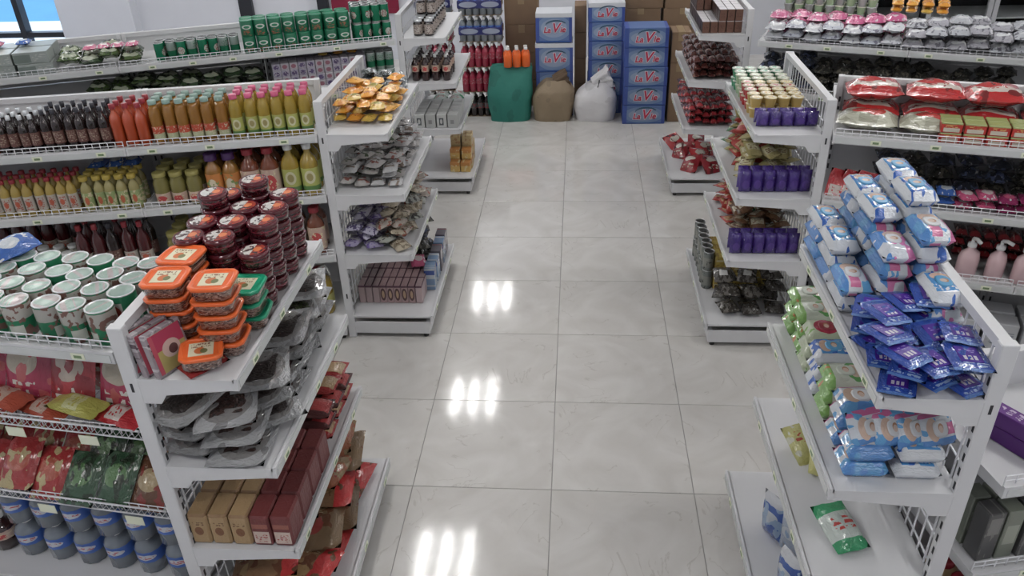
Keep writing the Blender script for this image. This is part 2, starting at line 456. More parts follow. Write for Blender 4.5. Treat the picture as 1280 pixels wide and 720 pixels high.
BAY = .90
RD = .42
class Row:
    """a row of back-to-back shelf bays running away from the aisle; u = distance from the aisle end, v = depth from the front lip"""
    def __init__(s, side, px, py, ang, bays, wires=(), rear=True, word='', solid=True, height=HU, tiers=TIERS):
        s.side = side; a = R(ang); s.a = a
        s.d = Vector((math.cos(a), math.sin(a), 0)); s.n = Vector((-math.sin(a), math.cos(a), 0))
        s.f = Vector((px, py, 0))
        for k in range(bays):
            o = s.f + s.n*(RD+.006)
            o = o + s.d*(k*BAY if side > 0 else -(k+1)*BAY)
            shelf_unit('shelf_unit', o, a, BAY, (RD+.03, RD, RD, RD), f'white steel shelf bay, {ORD[k]} from aisle in {word}', 'shelf bays in the rows', grid=False,
                       wires=wires, rear=rear, solid=solid, height=height, tiers=tiers)
    def at(s, u, v, z):
        p = s.f + s.d*(u*s.side) + s.n*v
        return (p.x, p.y, z)
rowL1 = Row(-1, -1.235, -.715, -7, 2, wires=(1, 2), word='near left row', height=1.215, rear=False)
rowL2 = Row(-1, -1.165, 1.135, 11, 3, word='middle left row')
rowL3 = Row(-1, -1.165, 3.09, 21, 4, word='far left row', height=1.31)
rowR1 = Row(1, 1.262, -.83, 12, 2, word='near right row', height=1.0, rear=False, tiers=(.14, .52, .86))
rowR2 = Row(1, 1.262, 1.09, -15, 3, word='middle right row')
rowR3 = Row(1, 1.262, 2.90, -21, 4, word='far right row', height=1.28)
# ================================================================= PRODUCT KINDS
def bottle(name, h, r, bm, cm, lm=None, lab=(.18, .5), nr=.35, ch=.11, cr=.42, seg=12, shoulder=.62, pw=2, sx=1, sy=1):
    body = MB().lathe([(r*.92, 0), (r, h*.02), (r, h*shoulder), (r*.8, h*(shoulder+.1)), (r*nr, h*(shoulder+.2)), (r*nr, h*(1-ch))], seg, pw=pw, sx=sx, sy=sy).mesh('bottle_body', bm)
    cap = MB().lathe([(r*cr, h*(1-ch)), (r*cr, h*.995), (r*cr*.85, h)], seg).mesh('cap', cm)
    parts = [(name, body), ('cap', cap)]
    if lm: parts.append(('label', MB().lathe([(r*1.012, h*lab[0]), (r*1.012, h*lab[1])], seg, pw=pw, sx=sx, sy=sy).mesh('label', lm)))
    return parts
def can(name, h, r, bm, lm, tilt=0):
    body = MB().lathe([(r*.95, 0), (r, h*.03), (r, h*.96), (r*.96, h*.985)], 14).mesh('can_body', bm)
    lid = MB().lathe([(r*.98, h*.965), (r*1.01, h*.98), (r*1.01, h), (r*.9, h), (r*.88, h*.985), (r*.3, h*.985)], 14).mesh('lid', lm)
    return [(name, body), ('lid', lid)]
def bag(name, w, h, t, m, seed, **k):
    return [(name, MB().pouch(w, h, t, seed, **k).mesh(name, m))]
def stand(w, d, h, seed, m, name):
    """bag standing on its base, folded top"""
    M = Matrix.Translation((0, 0, h/2)) @ Matrix.Rotation(PI/2, 4, 'X') @ Matrix.Translation((0, 0, -d/2))
    return [(name, MB().pouch(w, h, d, seed, p=.35, crimp=.06, wr=.08, M=M).mesh(name, m))]
def block(name, x, y, z, m, b=.003):
    return [(name, MB().bbox(-x/2, x/2, -y/2, y/2, 0, z, b).mesh(name, m))]

RED = (.42, .02, .02); WH = (.75, .75, .74); ORG = (.80, .20, .06); GRN = (.02, .22, .09); YEL = (.75, .58, .12); BLK = (.02, .02, .022)
NAVY = (.02, .03, .20); BLU = (.05, .17, .62); PNK = (.70, .12, .28); BRN = (.12, .05, .03); CRM = (.68, .60, .42); PUR = (.07, .02, .30); TAN = (.42, .28, .14)
silver = mat('silver lid metal', (.62, .63, .64), .28, metal=.85)
silverw = mat('pale can lid', (.66, .67, .68), .25, metal=.15, grain=.15, gscale=40)
# square tubs with an orange or green lid
def tub(lidc, nm_):
    body = pmat('tub body '+nm_, (.28, .17, .13), [('spots', 9, .52, (.09, .04, .035)), ('spots', 14, .62, (.62, .50, .46)), ('rect', 0, 1, .86, 1, (.5, .3, .22))], 'xz', .12, coat=.6)
    lid = mat('tub lid '+nm_, lidc, .28, coat=.3)
    lab = pmat('tub label '+nm_, (.74, .70, .50), [('type', 14, 5, .1, .9, .62, .95, (.25, .1, .05)), ('ell', .45, .38, .22, .25, (.62, .16, .04)), ('ell', .62, .34, .15, .18, (.18, .20, .08))], 'xy', .4)
    b = MB().lathe([(.047, 0), (.053, .004), (.057, .038)], 20, pw=6, smooth=True).mesh('square_tub', body)
    l = MB().lathe([(.058, .034), (.0605, .036), (.0605, .043), (.058, .045), (.050, .045), (.048, .0425)], 20, pw=6).mesh('lid', lid)
    g = MB().box(-.034, .034, -.034, .034, .0426, .0434).mesh('label', lab)
    return [('square_tub', b), ('lid', l, ('label', g))]
kind('tub', tub((.72, .13, .03), 'orange'), tub((.01, .30, .16), 'green'))
jb = pmat('round jar body', (.045, .004, .008), [('spots', 8, .55, (.14, .010, .02)), ('rect', 0, 1, .62, .75, (.20, .02, .04)), ('spots', 20, .68, (.45, .3, .3))], 'xz', .1, coat=.8)
def rjar(k):
    lid = mat('round jar clear rim', (.09, .010, .018), .12, coat=.8)
    lab = pmat('round jar label %d' % k, (.36, .05, .03), [('rect', 0, .5, 0, 1, ((.60, .58, .55), (.62, .62, .6), (.55, .1, .06))[k]), ('spots', 5, .56, (.10, .05, .05)), ('ell', .66, .55, .17, .2, (.75, .22, .08))], 'xy', .2, coat=.5)
    b = MB().lathe([(.040, 0), (.050, .004), (.053, .026), (.051, .034)], 18).mesh('round_jar', jb)
    l = MB().lathe([(.0545, .033), (.056, .036), (.0555, .043), (.050, .047)], 18).mesh('lid', lid)
    g = MB().lathe([(.0, .0472), (.042, .0476)], 18).mesh('label', lab)
    return [('round_jar', b), ('lid', l, ('label', g))]
kind('rjar', rjar(0), rjar(1), rjar(2))
gcan = [pmat('green can %d' % k, (.015, .20, .09), m_, 'xz', .3, metal=.2) for k, m_ in enumerate([
    [('rect', 0, 1, .0, .12, (.5, .52, .5)), ('rect', .25, .75, .35, .8, (.62, .64, .60)), ('ell', .5, .55, .18, .16, (.45, .06, .04)), ('type', 8, 12, .3, .7, .2, .34, (.7, .7, .65))],
    [('rect', 0, 1, .55, .95, (.45, .44, .40)), ('spots', 6, .55, (.20, .10, .08)), ('rect', .2, .7, .1, .4, (.6, .62, .55))]])]
kind('can', *[can('food_can', .115, .041, m_, silverw) for m_ in gcan])
kind('tallcan', *[can('drink_can', .12, .031, m_, silver) for m_ in (pmat('beer can green', (.01, .20, .10), [('ell', .5, .5, .35, .2, (.60, .65, .58)), ('type', 9, 14, .2, .8, .3, .7, (.35, .05, .05)), ('rect', 0, 1, 0, .1, (.4, .42, .4))], 'xz', .25, metal=.4),
    pmat('beer can silver', (.30, .38, .34), [('rect', 0, 1, .2, .55, (.02, .20, .10)), ('type', 9, 14, .2, .8, .55, .85, (.05, .2, .1))], 'xz', .25, metal=.5))])
bx_grey = pmat('grey can', (.22, .24, .23), [('rect', 0, 1, .2, .7, (.30, .31, .28)), ('spots', 5, .6, (.08, .09, .08))], 'xz', .3, metal=.3)
kind('greycan', can('drink_can', .115, .03, bx_grey, silver))
kind('tin', *[can('tea_tin', .105, .043, m_, mat('green tin lid', (.03, .26, .14), .3)) for m_ in (pmat('green tin', (.01, .16, .08), [('ell', .5, .62, .34, .14, (.60, .62, .58)), ('ell', .5, .62, .22, .08, (.02, .2, .1)), ('type', 8, 11, .2, .8, .1, .4, (.5, .1, .06))], 'xz', .35),)])

# bottles
yel = mat('yellow cooking oil', (.44, .31, .05), .08, trans=.35, coat=.5)
amb = mat('amber cooking oil', (.36, .17, .035), .08, trans=.3, coat=.5)
dks = mat('dark soy sauce', (.018, .010, .010), .08, coat=.8)
brs = mat('brown fish sauce', (.17, .05, .025), .08, coat=.7, trans=.1)
ors = mat('orange chili sauce', (.38, .06, .02), .12, coat=.6)
olv = mat('olive pickle brine', (.18, .16, .05), .15, coat=.6)
capw = mat('white cap', (.66, .67, .66), .35); capp = mat('pink cap', (.50, .09, .18), .35); capg = mat('grey green cap', (.22, .32, .28), .4)
capd = mat('dark cap', (.03, .03, .04), .35); caps = mat('silver cap', (.5, .52, .54), .3, metal=.6); capr = mat('red cap', (.26, .02, .03), .35); capt = mat('teal cap', (.02, .25, .25), .4)
lab_oil = pmat('oil label sunflower', (.42, .44, .12), [('ell', .5, .6, .3, .3, (.62, .60, .40)), ('ell', .5, .6, .18, .18, (.35, .30, .12)), ('rect', 0, 1, 0, .2, (.10, .22, .06))], 'xz', .4)
lab_red = pmat('oil label red', (.50, .07, .03), [('rect', 0, 1, 0, .45, (.45, .48, .30)), ('spots', 8, .6, (.6, .55, .4))], 'xz', .4)
lab_wht = pmat('sauce label white', (.50, .46, .40), [('type', 8, 9, .15, .85, .1, .9, (.35, .05, .03)), ('ell', .5, .5, .22, .2, (.5, .1, .05))], 'xz', .4)
lab_pnk = pmat('sauce label pink', (.58, .42, .34), [('ell', .5, .45, .3, .33, (.52, .06, .06)), ('spots', 7, .6, (.7, .62, .4))], 'xz', .4)
lab_grn = pmat('juice label green', (.30, .38, .16), [('spots', 5, .52, (.62, .55, .35)), ('ell', .5, .5, .2, .25, (.5, .12, .05))], 'xz', .4)
lab_org = pmat('sauce label orange', (.60, .22, .05), [('ell', .45, .5, .25, .3, (.68, .60, .45)), ('spots', 6, .6, (.2, .3, .1))], 'xz', .4)
lab_drk = pmat('sauce label dark', (.14, .06, .05), [('type', 8, 8, .1, .9, .1, .9, (.40, .32, .25))], 'xz', .4)
kind('oil', bottle('oil_bottle', .215, .030, yel, capp, lab_oil, (.12, .5), cr=.62, ch=.10, shoulder=.70, nr=.5))
kind('oilg', bottle('oil_bottle', .21, .028, amb, capg, lab_red, (.12, .42), cr=.7, ch=.09, shoulder=.72, nr=.6))
kind('chili', bottle('sauce_bottle', .205, .028, ors, capr, None, cr=.5))
kind('soy', bottle('sauce_bottle', .18, .024, dks, caps, lab_drk, (.2, .55)))
kind('soyd', bottle('sauce_bottle', .20, .025, dks, capd, lab_drk, (.2, .5)))
kind('fish', bottle('sauce_bottle', .15, .022, brs, caps, lab_drk, (.15, .6)))
kind('bigoil', bottle('oil_jar', .27, .044, yel, capw, lab_oil, (.12, .55), cr=.5, pw=3))
kind('bigred', bottle('sauce_jar', .26, .046, brs, capr, lab_pnk, (.12, .6), cr=.6, pw=3))
kind('bigpur', bottle('sauce_jar', .25, .042, amb, mat('purple cap', (.06, .02, .10), .35), lab_org, (.12, .6), cr=.75, ch=.14))
kind('olive', bottle('pickle_jar', .17, .038, olv, mat('olive lid', (.28, .25, .08), .4), lab_pnk, (.1, .4), nr=.8, cr=.86, ch=.12, shoulder=.7))
kind('yelb', bottle('sauce_bottle', .19, .024, mat('mustard sauce', (.36, .26, .07), .2, coat=.4), capr, lab_wht, (.15, .55), cr=.6, ch=.10))
kind('yelc', bottle('sauce_bottle', .18, .026, mat('pale mustard sauce', (.32, .28, .12), .25, coat=.4), mat('mustard cap', (.36, .27, .05), .4), lab_grn, (.1, .55), cr=.8, ch=.12))
kind('darkb', bottle('wine_bottle', .26, .034, dks, capd, lab_drk, (.18, .45)), bottle('wine_bottle', .26, .034, mat('dark red vinegar', (.06, .008, .01), .1, coat=.8), capr, lab_wht, (.18, .4)))
kind('redjar', bottle('spice_jar', .11, .028, mat('red spice paste', (.35, .03, .02), .3, coat=.5), capw, lab_pnk, (.15, .7), nr=.8, cr=.85, shoulder=.7))
kind('whtjar', bottle('spice_jar', .12, .032, mat('creamy paste', (.55, .54, .46), .3, coat=.4), capw, None, nr=.8, cr=.85, shoulder=.7))
kind('saucelab', bottle('drink_bottle', .21, .032, mat('dark cola', (.03, .01, .01), .08, coat=.8), capw, lab_pnk, (.35, .6), shoulder=.6))
kind('water', bottle('drink_bottle', .22, .033, mat('clear water bottle', (.28, .32, .36), .1, trans=.4, coat=.5), capw, pmat('water label', (.05, .14, .48), [('ell', .5, .5, .35, .25, (.62, .64, .68)), ('type', 8, 6, .2, .8, .35, .65, (.5, .05, .06))], 'xz', .4), (.35, .66), shoulder=.68))
kind('jarw', bottle('sauce_jar', .11, .034, dks, caps, pmat('jar label pale', (.42, .36, .32), [('ell', .5, .5, .3, .3, (.5, .44, .4)), ('spots', 9, .58, (.08, .05, .05))], 'xz', .4), (.12, .7), nr=.85, cr=.88, shoulder=.74, ch=.14))
kind('cup', *[[('dessert_cup', MB().lathe([(.022, 0), (.030, .045)], 12).mesh('cup_body', mat('cup body '+n, c, .3, coat=.4))), ('foil_lid', MB().lathe([(.032, .045), (.032, .0475), (.02, .049)], 12).mesh('foil_lid', pmat('foil lid '+n, c2, [('ell', .5, .5, .22, .22, c), ('spots', 6, .6, (.7, .7, .66))], 'xy', .25, metal=.15)))]
    for n, c, c2 in (('green', (.05, .28, .14), (.62, .68, .58)), ('mint', (.35, .48, .30), (.66, .66, .52)), ('red', (.42, .03, .03), (.62, .50, .36)), ('gold', (.50, .36, .12), (.70, .60, .36)), ('lilac', (.22, .16, .38), (.55, .52, .58)), ('grey', (.35, .36, .35), (.6, .62, .62)))])
# pump bottle with a nozzle
def pump():
    b = MB().lathe([(.048, 0), (.052, .01), (.052, .09), (.044, .12), (.018, .14), (.018, .155)], 16, sy=.75).mesh('pump_bottle', mat('pale pink shampoo', (.62, .44, .46), .25, coat=.4))
    p = MB().lathe([(.02, .15), (.02, .168), (.008, .17), (.008, .19)], 12)
    p.tube([(0, 0, .19), (0, -.02, .196), (0, -.05, .188)], .009, 8)
    return [('pump_bottle', b), ('pump', p.mesh('pump', mat('pump white', (.72, .72, .72), .3)))]
kind('pump', pump())
def jug():
    b = MB().lathe([(.058, 0), (.062, .01), (.062, .17), (.05, .205), (.028, .225), (.028, .235)], 16, pw=3).mesh('oil_jug', yel)
    return [('oil_jug', b), ('cap', MB().lathe([(.032, .235), (.032, .262), (.028, .265)], 14).mesh('cap', capr)),
            ('handle', MB().tube([(0, 0, .262), (.035, 0, .275), (.05, 0, .25), (.055, 0, .215)], .006, 6).mesh('handle', capw)),
            ('label', MB().lathe([(.063, .05), (.063, .12)], 16, pw=3).mesh('label', pmat('jug label', (.50, .50, .16), [('ell', .5, .5, .25, .3, (.15, .28, .08)), ('type', 9, 5, .2, .8, .6, .9, (.1, .2, .05))], 'xz', .4)))]
kind('jug', jug())

# bags
def bagm(name, base, marks, rough=.22, axes='xy', bump=.5, **k): return pmat(name, base, marks, axes, rough, coat=.35, bump=bump, **k)
kind('orange', *[bag('snack_bag', .070, .095, .036, bagm('orange snack %d' % k, c, [('ell', .5, .5, .32, .2, c2), ('type', 7, 9, .15, .85, .2, .35, (.35, .12, .02)), ('spots', 2.5, .62, c3)], bump=.3), k, wr=.10)
    for k, (c, c2, c3) in enumerate([((.80, .34, .03), (.72, .24, .03), (.80, .46, .08)), ((.82, .40, .05), (.80, .52, .16), (.66, .24, .03)), ((.66, .44, .08), (.35, .30, .05), (.75, .5, .1))])])
kind('silverpk', *[bag('foil_pack', .08, .11, .03, bagm('silver pack %d' % k, c, [('spots', 4, .5, (.04, .05, .05)), ('ell', .5, .5, .2, .2, (.62, .64, .64))], .2), k+5) for k, c in enumerate([(.35, .38, .40), (.12, .14, .15)])])
kind('whitebag', *[bag('small_white_bag', .078, .108, .034, bagm('white bag %d' % k, c, [('rect', .2, .8, .3, .42, c2), ('spots', 2.2, .62, c2), ('type', 5, 7, .2, .8, .5, .7, (.15, .13, .12))]), k+9, wr=.12, crimp=.06, p=.6) for k, (c, c2) in enumerate([((.50, .48, .47), (.06, .055, .05)), ((.55, .55, .56), (.28, .22, .18)), ((.42, .40, .38), (.10, .13, .08)), ((.48, .46, .45), (.30, .12, .10))])])
kind('lilac', *[bag('lilac_bag', .09, .13, .036, bagm('lilac bag %d' % k, c, [('spots', 4, .55, c2), ('type', 7, 8, .15, .85, .2, .8, (.12, .08, .25)), ('rect', .1, .9, .42, .55, (.58, .56, .62))]), k+14, wr=.16) for k, (c, c2) in enumerate([((.42, .38, .56), (.20, .14, .40)), ((.50, .48, .60), (.12, .10, .20))])])
kind('beige', *[bag('beige_bag', .085, .12, .034, bagm('beige bag %d' % k, c, [('spots', 4, .55, c2), ('type', 7, 8, .15, .85, .3, .7, (.15, .10, .06))]), k+17, wr=.16) for k, (c, c2) in enumerate([((.48, .42, .32), (.26, .22, .16)), ((.52, .46, .40), (.40, .14, .10)), ((.42, .44, .40), (.10, .10, .10))])])
kind('chips', *[bag('chips_bag', .17, .24, .07, bagm('chips bag %d' % k, c, [('ell', .5, .62, .34, .2, c2), ('spots', 3.5, .56, c3), ('type', 8, 7, .2, .8, .15, .35, (.7, .66, .6))]), k+22, wr=.14) for k, (c, c2, c3) in enumerate([((.45, .03, .04), (.55, .46, .38), (.30, .02, .03)), ((.50, .44, .38), (.45, .04, .04), (.35, .05, .04)), ((.40, .03, .08), (.50, .44, .34), (.5, .1, .1))])])
kind('noodlebar', *[bag('long_snack_bag', .09, .20, .045, bagm('long bag %d' % k, c, [('rect', .1, .9, .35, .65, c2), ('type', 6, 14, .2, .8, .4, .6, c)]), k+27) for k, (c, c2) in enumerate([((.45, .08, .04), (.55, .40, .32)), ((.48, .46, .10), (.58, .58, .28)), ((.55, .02, .03), (.70, .60, .55))])])
kind('redgreen', *[bag('snack_bag', .13, .18, .05, bagm('dark snack bag %d' % k, c, [('ell', .5, .55, .32, .22, c2), ('spots', 4, .56, c3)]), k+31) for k, (c, c2, c3) in enumerate([((.38, .03, .03), (.45, .10, .06), (.5, .4, .2)), ((.04, .10, .05), (.10, .22, .08), (.03, .05, .03)), ((.14, .06, .03), (.42, .32, .18), (.25, .04, .03))])])
# clear packs with dark food inside
def tray_pack(k):
    w, h = (.19, .24) if k != 2 else (.15, .2)
    clear = pmat('clear foil pack %d' % k, ((.56, .57, .58), (.46, .47, .48), (.60, .61, .62))[k], [('spots', 2.0, .60, (.34, .34, .35)), ('ell', .5, .5, .42, .40, (.34, .33, .325))], 'xy', .12, coat=.8, metal=.25, bump=.8)
    foodc = pmat('dried food dark %d' % k, ((.05, .022, .018), (.03, .02, .018), (.06, .08, .03))[k], [('spots', 9, .55, (.02, .012, .010)), ('spots', 12, .70, (.15, .07, .05))], 'xy', .5, bump=1)
    return [('food_pack', MB().pouch(w, h, .022, 40+k, p=.3, crimp=.07, wr=.25).mesh('food_pack', clear)), ('dried_food', MB().pouch(w*.70, h*.66, .028, 50+k, p=.5, crimp=0, wr=.3).mesh('dried_food', foodc))]
kind('tray', tray_pack(0), tray_pack(1), tray_pack(2))
kind('kraft', *[block('coffee_pack', .064, .104, .125, pmat('kraft pack %d' % k, c, m_, 'xz', .45, bump=.3), .008) for k, (c, m_) in enumerate([
    (TAN, [('ell', .5, .45, .22, .14, (.20, .08, .03)), ('type', 8, 14, .2, .8, .62, .75, (.15, .07, .03)), ('rect', 0, 1, .93, 1, (.30, .18, .09))]),
    ((.16, .03, .03), [('rect', .1, .9, .1, .5, (.58, .46, .40)), ('type', 8, 14, .2, .8, .15, .4, (.35, .05, .05)), ('rect', .1, .9, .6, .75, (.30, .10, .07))])])])
kind('redpack', *[bag('flat_red_pack', .15, .11, .045, bagm('red pack %d' % k, c, [('rect', .55, .95, .2, .8, c2), ('type', 9, 8, .1, .5, .3, .7, (.65, .5, .3))]), k+66, p=.3, crimp=.05) for k, (c, c2) in enumerate([((.36, .03, .03), (.45, .30, .16)), ((.10, .03, .03), (.42, .05, .05))])])
kind('ricebag', *[bag('food_bag', .17, .22, .05, bagm('brown red bag %d' % k, c, [('rect', .62, 1, 0, 1, c3), ('ell', .4, .45, .22, .2, c2), ('spots', 4, .6, (.15, .06, .03)), ('type', 9, 12, .1, .6, .7, .85, (.5, .4, .25))]), k+70) for k, (c, c2, c3) in enumerate([((.22, .12, .06), (.34, .22, .10), (.50, .03, .03)), ((.20, .13, .07), (.30, .05, .04), (.20, .13, .07))])])
kind('goldbag', *[bag('gold_snack_bag', .14, .20, .06, bagm('gold bag %d' % k, c, [('spots', 4, .52, (.30, .20, .10)), ('type', 8, 12, .1, .9, .2, .5, (.3, .04, .03)), ('spots', 5, .64, (.7, .62, .5))], .18), k+74) for k, c in enumerate([(.42, .30, .14), (.34, .12, .06)])])
kind('purple', *[stand(.056, .05, .115, 78+k, bagm('purple bag %d' % k, c, [('ell', .5, .4, .3, .2, (.08, .03, .26)), ('spots', 5, .72, (.3, .26, .4))], axes='xz'), 'purple_bag') for k, c in enumerate([(.04, .013, .18), (.05, .016, .21)])])
kind('creambag', *[bag('small_cream_pack', .08, .11, .028, bagm('cream pack %d' % k, c, [('rect', .1, .9, .3, .7, c2), ('type', 7, 9, .2, .8, .35, .65, (.2, .1, .05))]), k+82) for k, (c, c2) in enumerate([((.44, .38, .16), (.58, .54, .34)), ((.16, .08, .04), (.55, .50, .38)), ((.40, .04, .03), (.5, .3, .15)), ((.08, .22, .10), (.5, .55, .45))])])
kind('greybag', *[bag('dark_nut_bag', .10, .13, .05, bagm('grey clear bag %d' % k, c, [('spots', 6, .5, (.04, .035, .03)), ('rect', .3, .75, .30, .60, (.62, .62, .60))], .15), k+86) for k, c in enumerate([(.13, .12, .11), (.09, .085, .08)])])
kind('greybagp', *[bag('dark_nut_bag', .10, .13, .05, bagm('grey plain bag %d' % k, c, [('spots', 6, .5, (.04, .035, .03)), ('spots', 9, .66, (.35, .35, .34))], .15), k+90) for k, c in enumerate([(.13, .12, .11), (.08, .075, .07)])])
kind('yelpk', *block('yellow_box', .05, .05, .05, pmat('yellow box', (.50, .38, .08), [('spots', 4, .55, (.34, .22, .05)), ('rect', .1, .9, .4, .6, (.6, .55, .35))], 'xz')) and [block('yellow_box', .05, .05, .05, pmat('yellow box', YEL))])
kind('roll', *[bag('dark_brown_roll', .052, .15, .045, bagm('dark roll %d' % k, c, [('rect', 0, 1, .4, .6, c2), ('spots', 5, .64, (.35, .2, .16))]), k+94, p=.6) for k, (c, c2) in enumerate([((.10, .03, .025), (.20, .05, .04)), ((.07, .02, .02), (.30, .16, .12))])])
kind('rollred', *[bag('dark_red_roll', .052, .15, .045, bagm('dark red roll %d' % k, c, [('rect', 0, 1, .1, .3, c2), ('spots', 5, .66, (.5, .3, .26))]), k+97, p=.6) for k, (c, c2) in enumerate([((.16, .02, .025), (.42, .03, .04)), ((.08, .02, .02), (.36, .03, .04))])])
kind('redbag', *[bag('shiny_red_bag', .13, .19, .07, bagm('shiny red bag %d' % k, c, [('ell', .5, .62, .3, .14, (.62, .58, .5)), ('spots', 4, .6, (.10, .01, .01)), ('type', 8, 10, .2, .8, .2, .4, (.6, .5, .4))], .15), k+100) for k, c in enumerate([(.42, .015, .02), (.30, .01, .02)])])
kind('bigred_n', *[bag('large_red_noodle_bag', .25, .20, .085, bagm('large red bag %d' % k, c, [('rect', .1, .9, .2, .45, (.60, .52, .46)), ('type', 12, 9, .15, .85, .3, .45, (.45, .02, .02)), ('rect', 0, 1, .86, 1, (.66, .64, .6)), ('spots', 4, .6, (.2, .02, .02))]), k+103, p=.3) for k, c in enumerate([(.48, .02, .02), (.42, .015, .02)])])
kind('palebag', *[bag('pale_bag', .26, .20, .09, bagm('pale bag %d' % k, c, [('spots', 4, .52, (.36, .36, .28)), ('ell', .5, .5, .28, .25, c2)]), k+107) for k, (c, c2) in enumerate([((.50, .50, .40), (.45, .05, .04)), ((.40, .46, .22), (.60, .62, .40))])])
kind('smallred', *block('small_red_box', .085, .06, .045, None) and [block('small_red_box', .085, .06, .045, pmat('small red box', (.50, .03, .02), [('rect', .12, .88, .1, .5, (.60, .56, .46)), ('rect', 0, 1, .85, 1, (.30, .34, .12)), ('type', 9, 9, .2, .8, .55, .8, (.7, .6, .2))], 'xz'))])
kind('pinkwhite', *[bag('pink_and_white_bag', .12, .15, .05, bagm('pink white bag %d' % k, c, [('rect', 0, 1, .70, 1, (.58, .13, .28)), ('spots', 5, .60, (.20, .20, .26)), ('ell', .5, .3, .3, .14, (.66, .68, .70))]), k+110, wr=.16) for k, c in enumerate([(.58, .60, .64), (.50, .53, .60)])],
    bag('pink_and_white_bag', .12, .15, .05, bagm('pink bag', (.55, .10, .25), [('spots', 4, .60, (.60, .45, .52)), ('rect', 0, 1, .45, .55, (.35, .02, .10))]), 112, wr=.16))
kind('greyw', *[bag('grey_white_bag', .12, .15, .05, bagm('grey white bag %d' % k, c, [('spots', 5, .57, (.18, .18, .21)), ('ell', .5, .4, .3, .14, (.64, .66, .68))]), k+113, wr=.16) for k, c in enumerate([(.46, .48, .52), (.38, .38, .42)])])
kind('darkpk', *[bag('dark_snack_pack', .11, .14, .05, bagm('dark pack %d' % k, c, [('spots', 5, .56, c2), ('spots', 8, .68, (.4, .4, .4))]), k+116, wr=.16) for k, (c, c2) in enumerate([((.03, .035, .05), (.08, .10, .18)), ((.04, .04, .035), (.12, .11, .09))])])
kind('darkgr', *[bag('dark_green_pack', .14, .13, .07, bagm('dark green pack %d' % k, c, [('spots', 4, .56, c2), ('ell', .5, .25, .35, .12, (.36, .40, .30))]), k+119, wr=.2) for k, (c, c2) in enumerate([((.03, .06, .025), (.01, .012, .01)), ((.06, .10, .03), (.015, .03, .01))])])
kind('palegr', *stand(.09, .06, .13, 122, pmat('pale green pack', (.36, .42, .32), [('spots', 4, .56, (.50, .54, .46)), ('rect', .2, .8, .3, .6, (.25, .32, .22))], 'xz'), 'pale_green_pack') and [stand(.09, .06, .13, 122, MATS['pale green pack'], 'pale_green_pack')])
kind('smallmix', *[bag('small_bright_pack', .08, .12, .035, bagm('bright pack %d' % k, c, [('ell', .5, .5, .3, .2, c2), ('spots', 5, .62, (.6, .62, .64))]), k+125) for k, (c, c2) in enumerate([((.04, .12, .40), (.5, .55, .6)), ((.50, .08, .18), (.6, .5, .5)), ((.30, .03, .12), (.55, .1, .2)), ((.12, .30, .20), (.5, .55, .5))])])
kind('bwpack', *[bag('black_white_pack', .08, .12, .035, bagm('black white pack %d' % k, c, [('ell', .5, .5, .3, .3, c2)]), k+130) for k, (c, c2) in enumerate([((.05, .05, .05), (.55, .56, .55)), ((.45, .46, .46), (.06, .06, .06))])])
# blocks and boxes
def bx(key, nm_, x, y, z, *ms, b=.003): kind(key, *[block(nm_, x, y, z, m_, b) for m_ in ms])
bx('browncarton', 'brown_carton_pack', .05, .085, .075, pmat('brown carton', (.17, .085, .06), [('rect', 0, .06, 0, 1, (.04, .02, .015)), ('type', 6, 9, .2, .8, .3, .7, (.10, .04, .03))], 'xz'))
KINDS['browncarton'] = [[v[0], ('white_top', MB().box(-.024, .024, -.041, .041, .0745, .0765).mesh('white_top', mat('carton top white', (.60, .58, .60), .35)))] for v in KINDS['browncarton']]
bx('pinkbox', 'small_product_box', .038, .10, .11, pmat('pink box', (.46, .32, .32), [('ell', .5, .5, .4, .36, (.10, .05, .05)), ('ell', .5, .5, .2, .22, (.50, .34, .22)), ('rect', 0, 1, .9, 1, (.12, .05, .08))], 'xz'), pmat('pink box plain', (.50, .38, .38), [('rect', 0, .1, 0, 1, (.16, .1, .12)), ('rect', 0, 1, .9, 1, (.12, .05, .08))], 'xz'))
bx('whitebox', 'white_box', .075, .07, .10, pmat('white box', (.56, .57, .56), [('rect', .25, .7, .2, .75, (.10, .11, .12)), ('ell', .47, .48, .12, .18, (.55, .56, .55)), ('rect', 0, .03, 0, 1, (.2, .2, .2))], 'xz'), pmat('white box plain', (.52, .53, .52), [('rect', .3, .65, .3, .6, (.3, .3, .3)), ('rect', 0, .03, 0, 1, (.2, .2, .2))], 'xz'))
bx('yellowbox', 'yellow_box', .075, .06, .08, pmat('yellow tea box', (.62, .40, .12), [('rect', 0, 1, .6, 1, (.52, .22, .05)), ('spots', 4, .6, (.68, .55, .3))], 'xz'), pmat('tan tea box', (.55, .42, .22), [('spots', 4, .6, (.4, .22, .1))], 'xz'))
bx('bluebox', 'tall_blue_pack', .06, .09, .14, pmat('tall blue pack', (.20, .30, .46), [('spots', 4, .55, (.45, .50, .55)), ('rect', 0, 1, .7, .9, (.04, .08, .3))], 'yz', .2, coat=.4), pmat('tall grey pack', (.16, .15, .18), [('rect', .2, .8, .5, .75, (.55, .52, .52)), ('spots', 4, .6, (.3, .06, .06))], 'yz', .2, coat=.4))
bx('clearbox', 'clear_topped_box', .20, .16, .07, pmat('grey lidded box', (.34, .38, .36), [('rect', 0, .5, .1, .8, (.18, .22, .20)), ('type', 8, 6, .55, .95, .2, .8, (.5, .52, .5))], 'xz', .3))
bx('lilaccup', 'small_lilac_box', .055, .055, .045, pmat('lilac cup box', (.36, .34, .42), [('ell', .5, .5, .32, .32, (.10, .07, .16)), ('spots', 5, .6, (.5, .46, .5))], 'xz'), pmat('lilac cup box b', (.42, .40, .44), [('ell', .5, .5, .3, .3, (.30, .12, .16))], 'xz'))
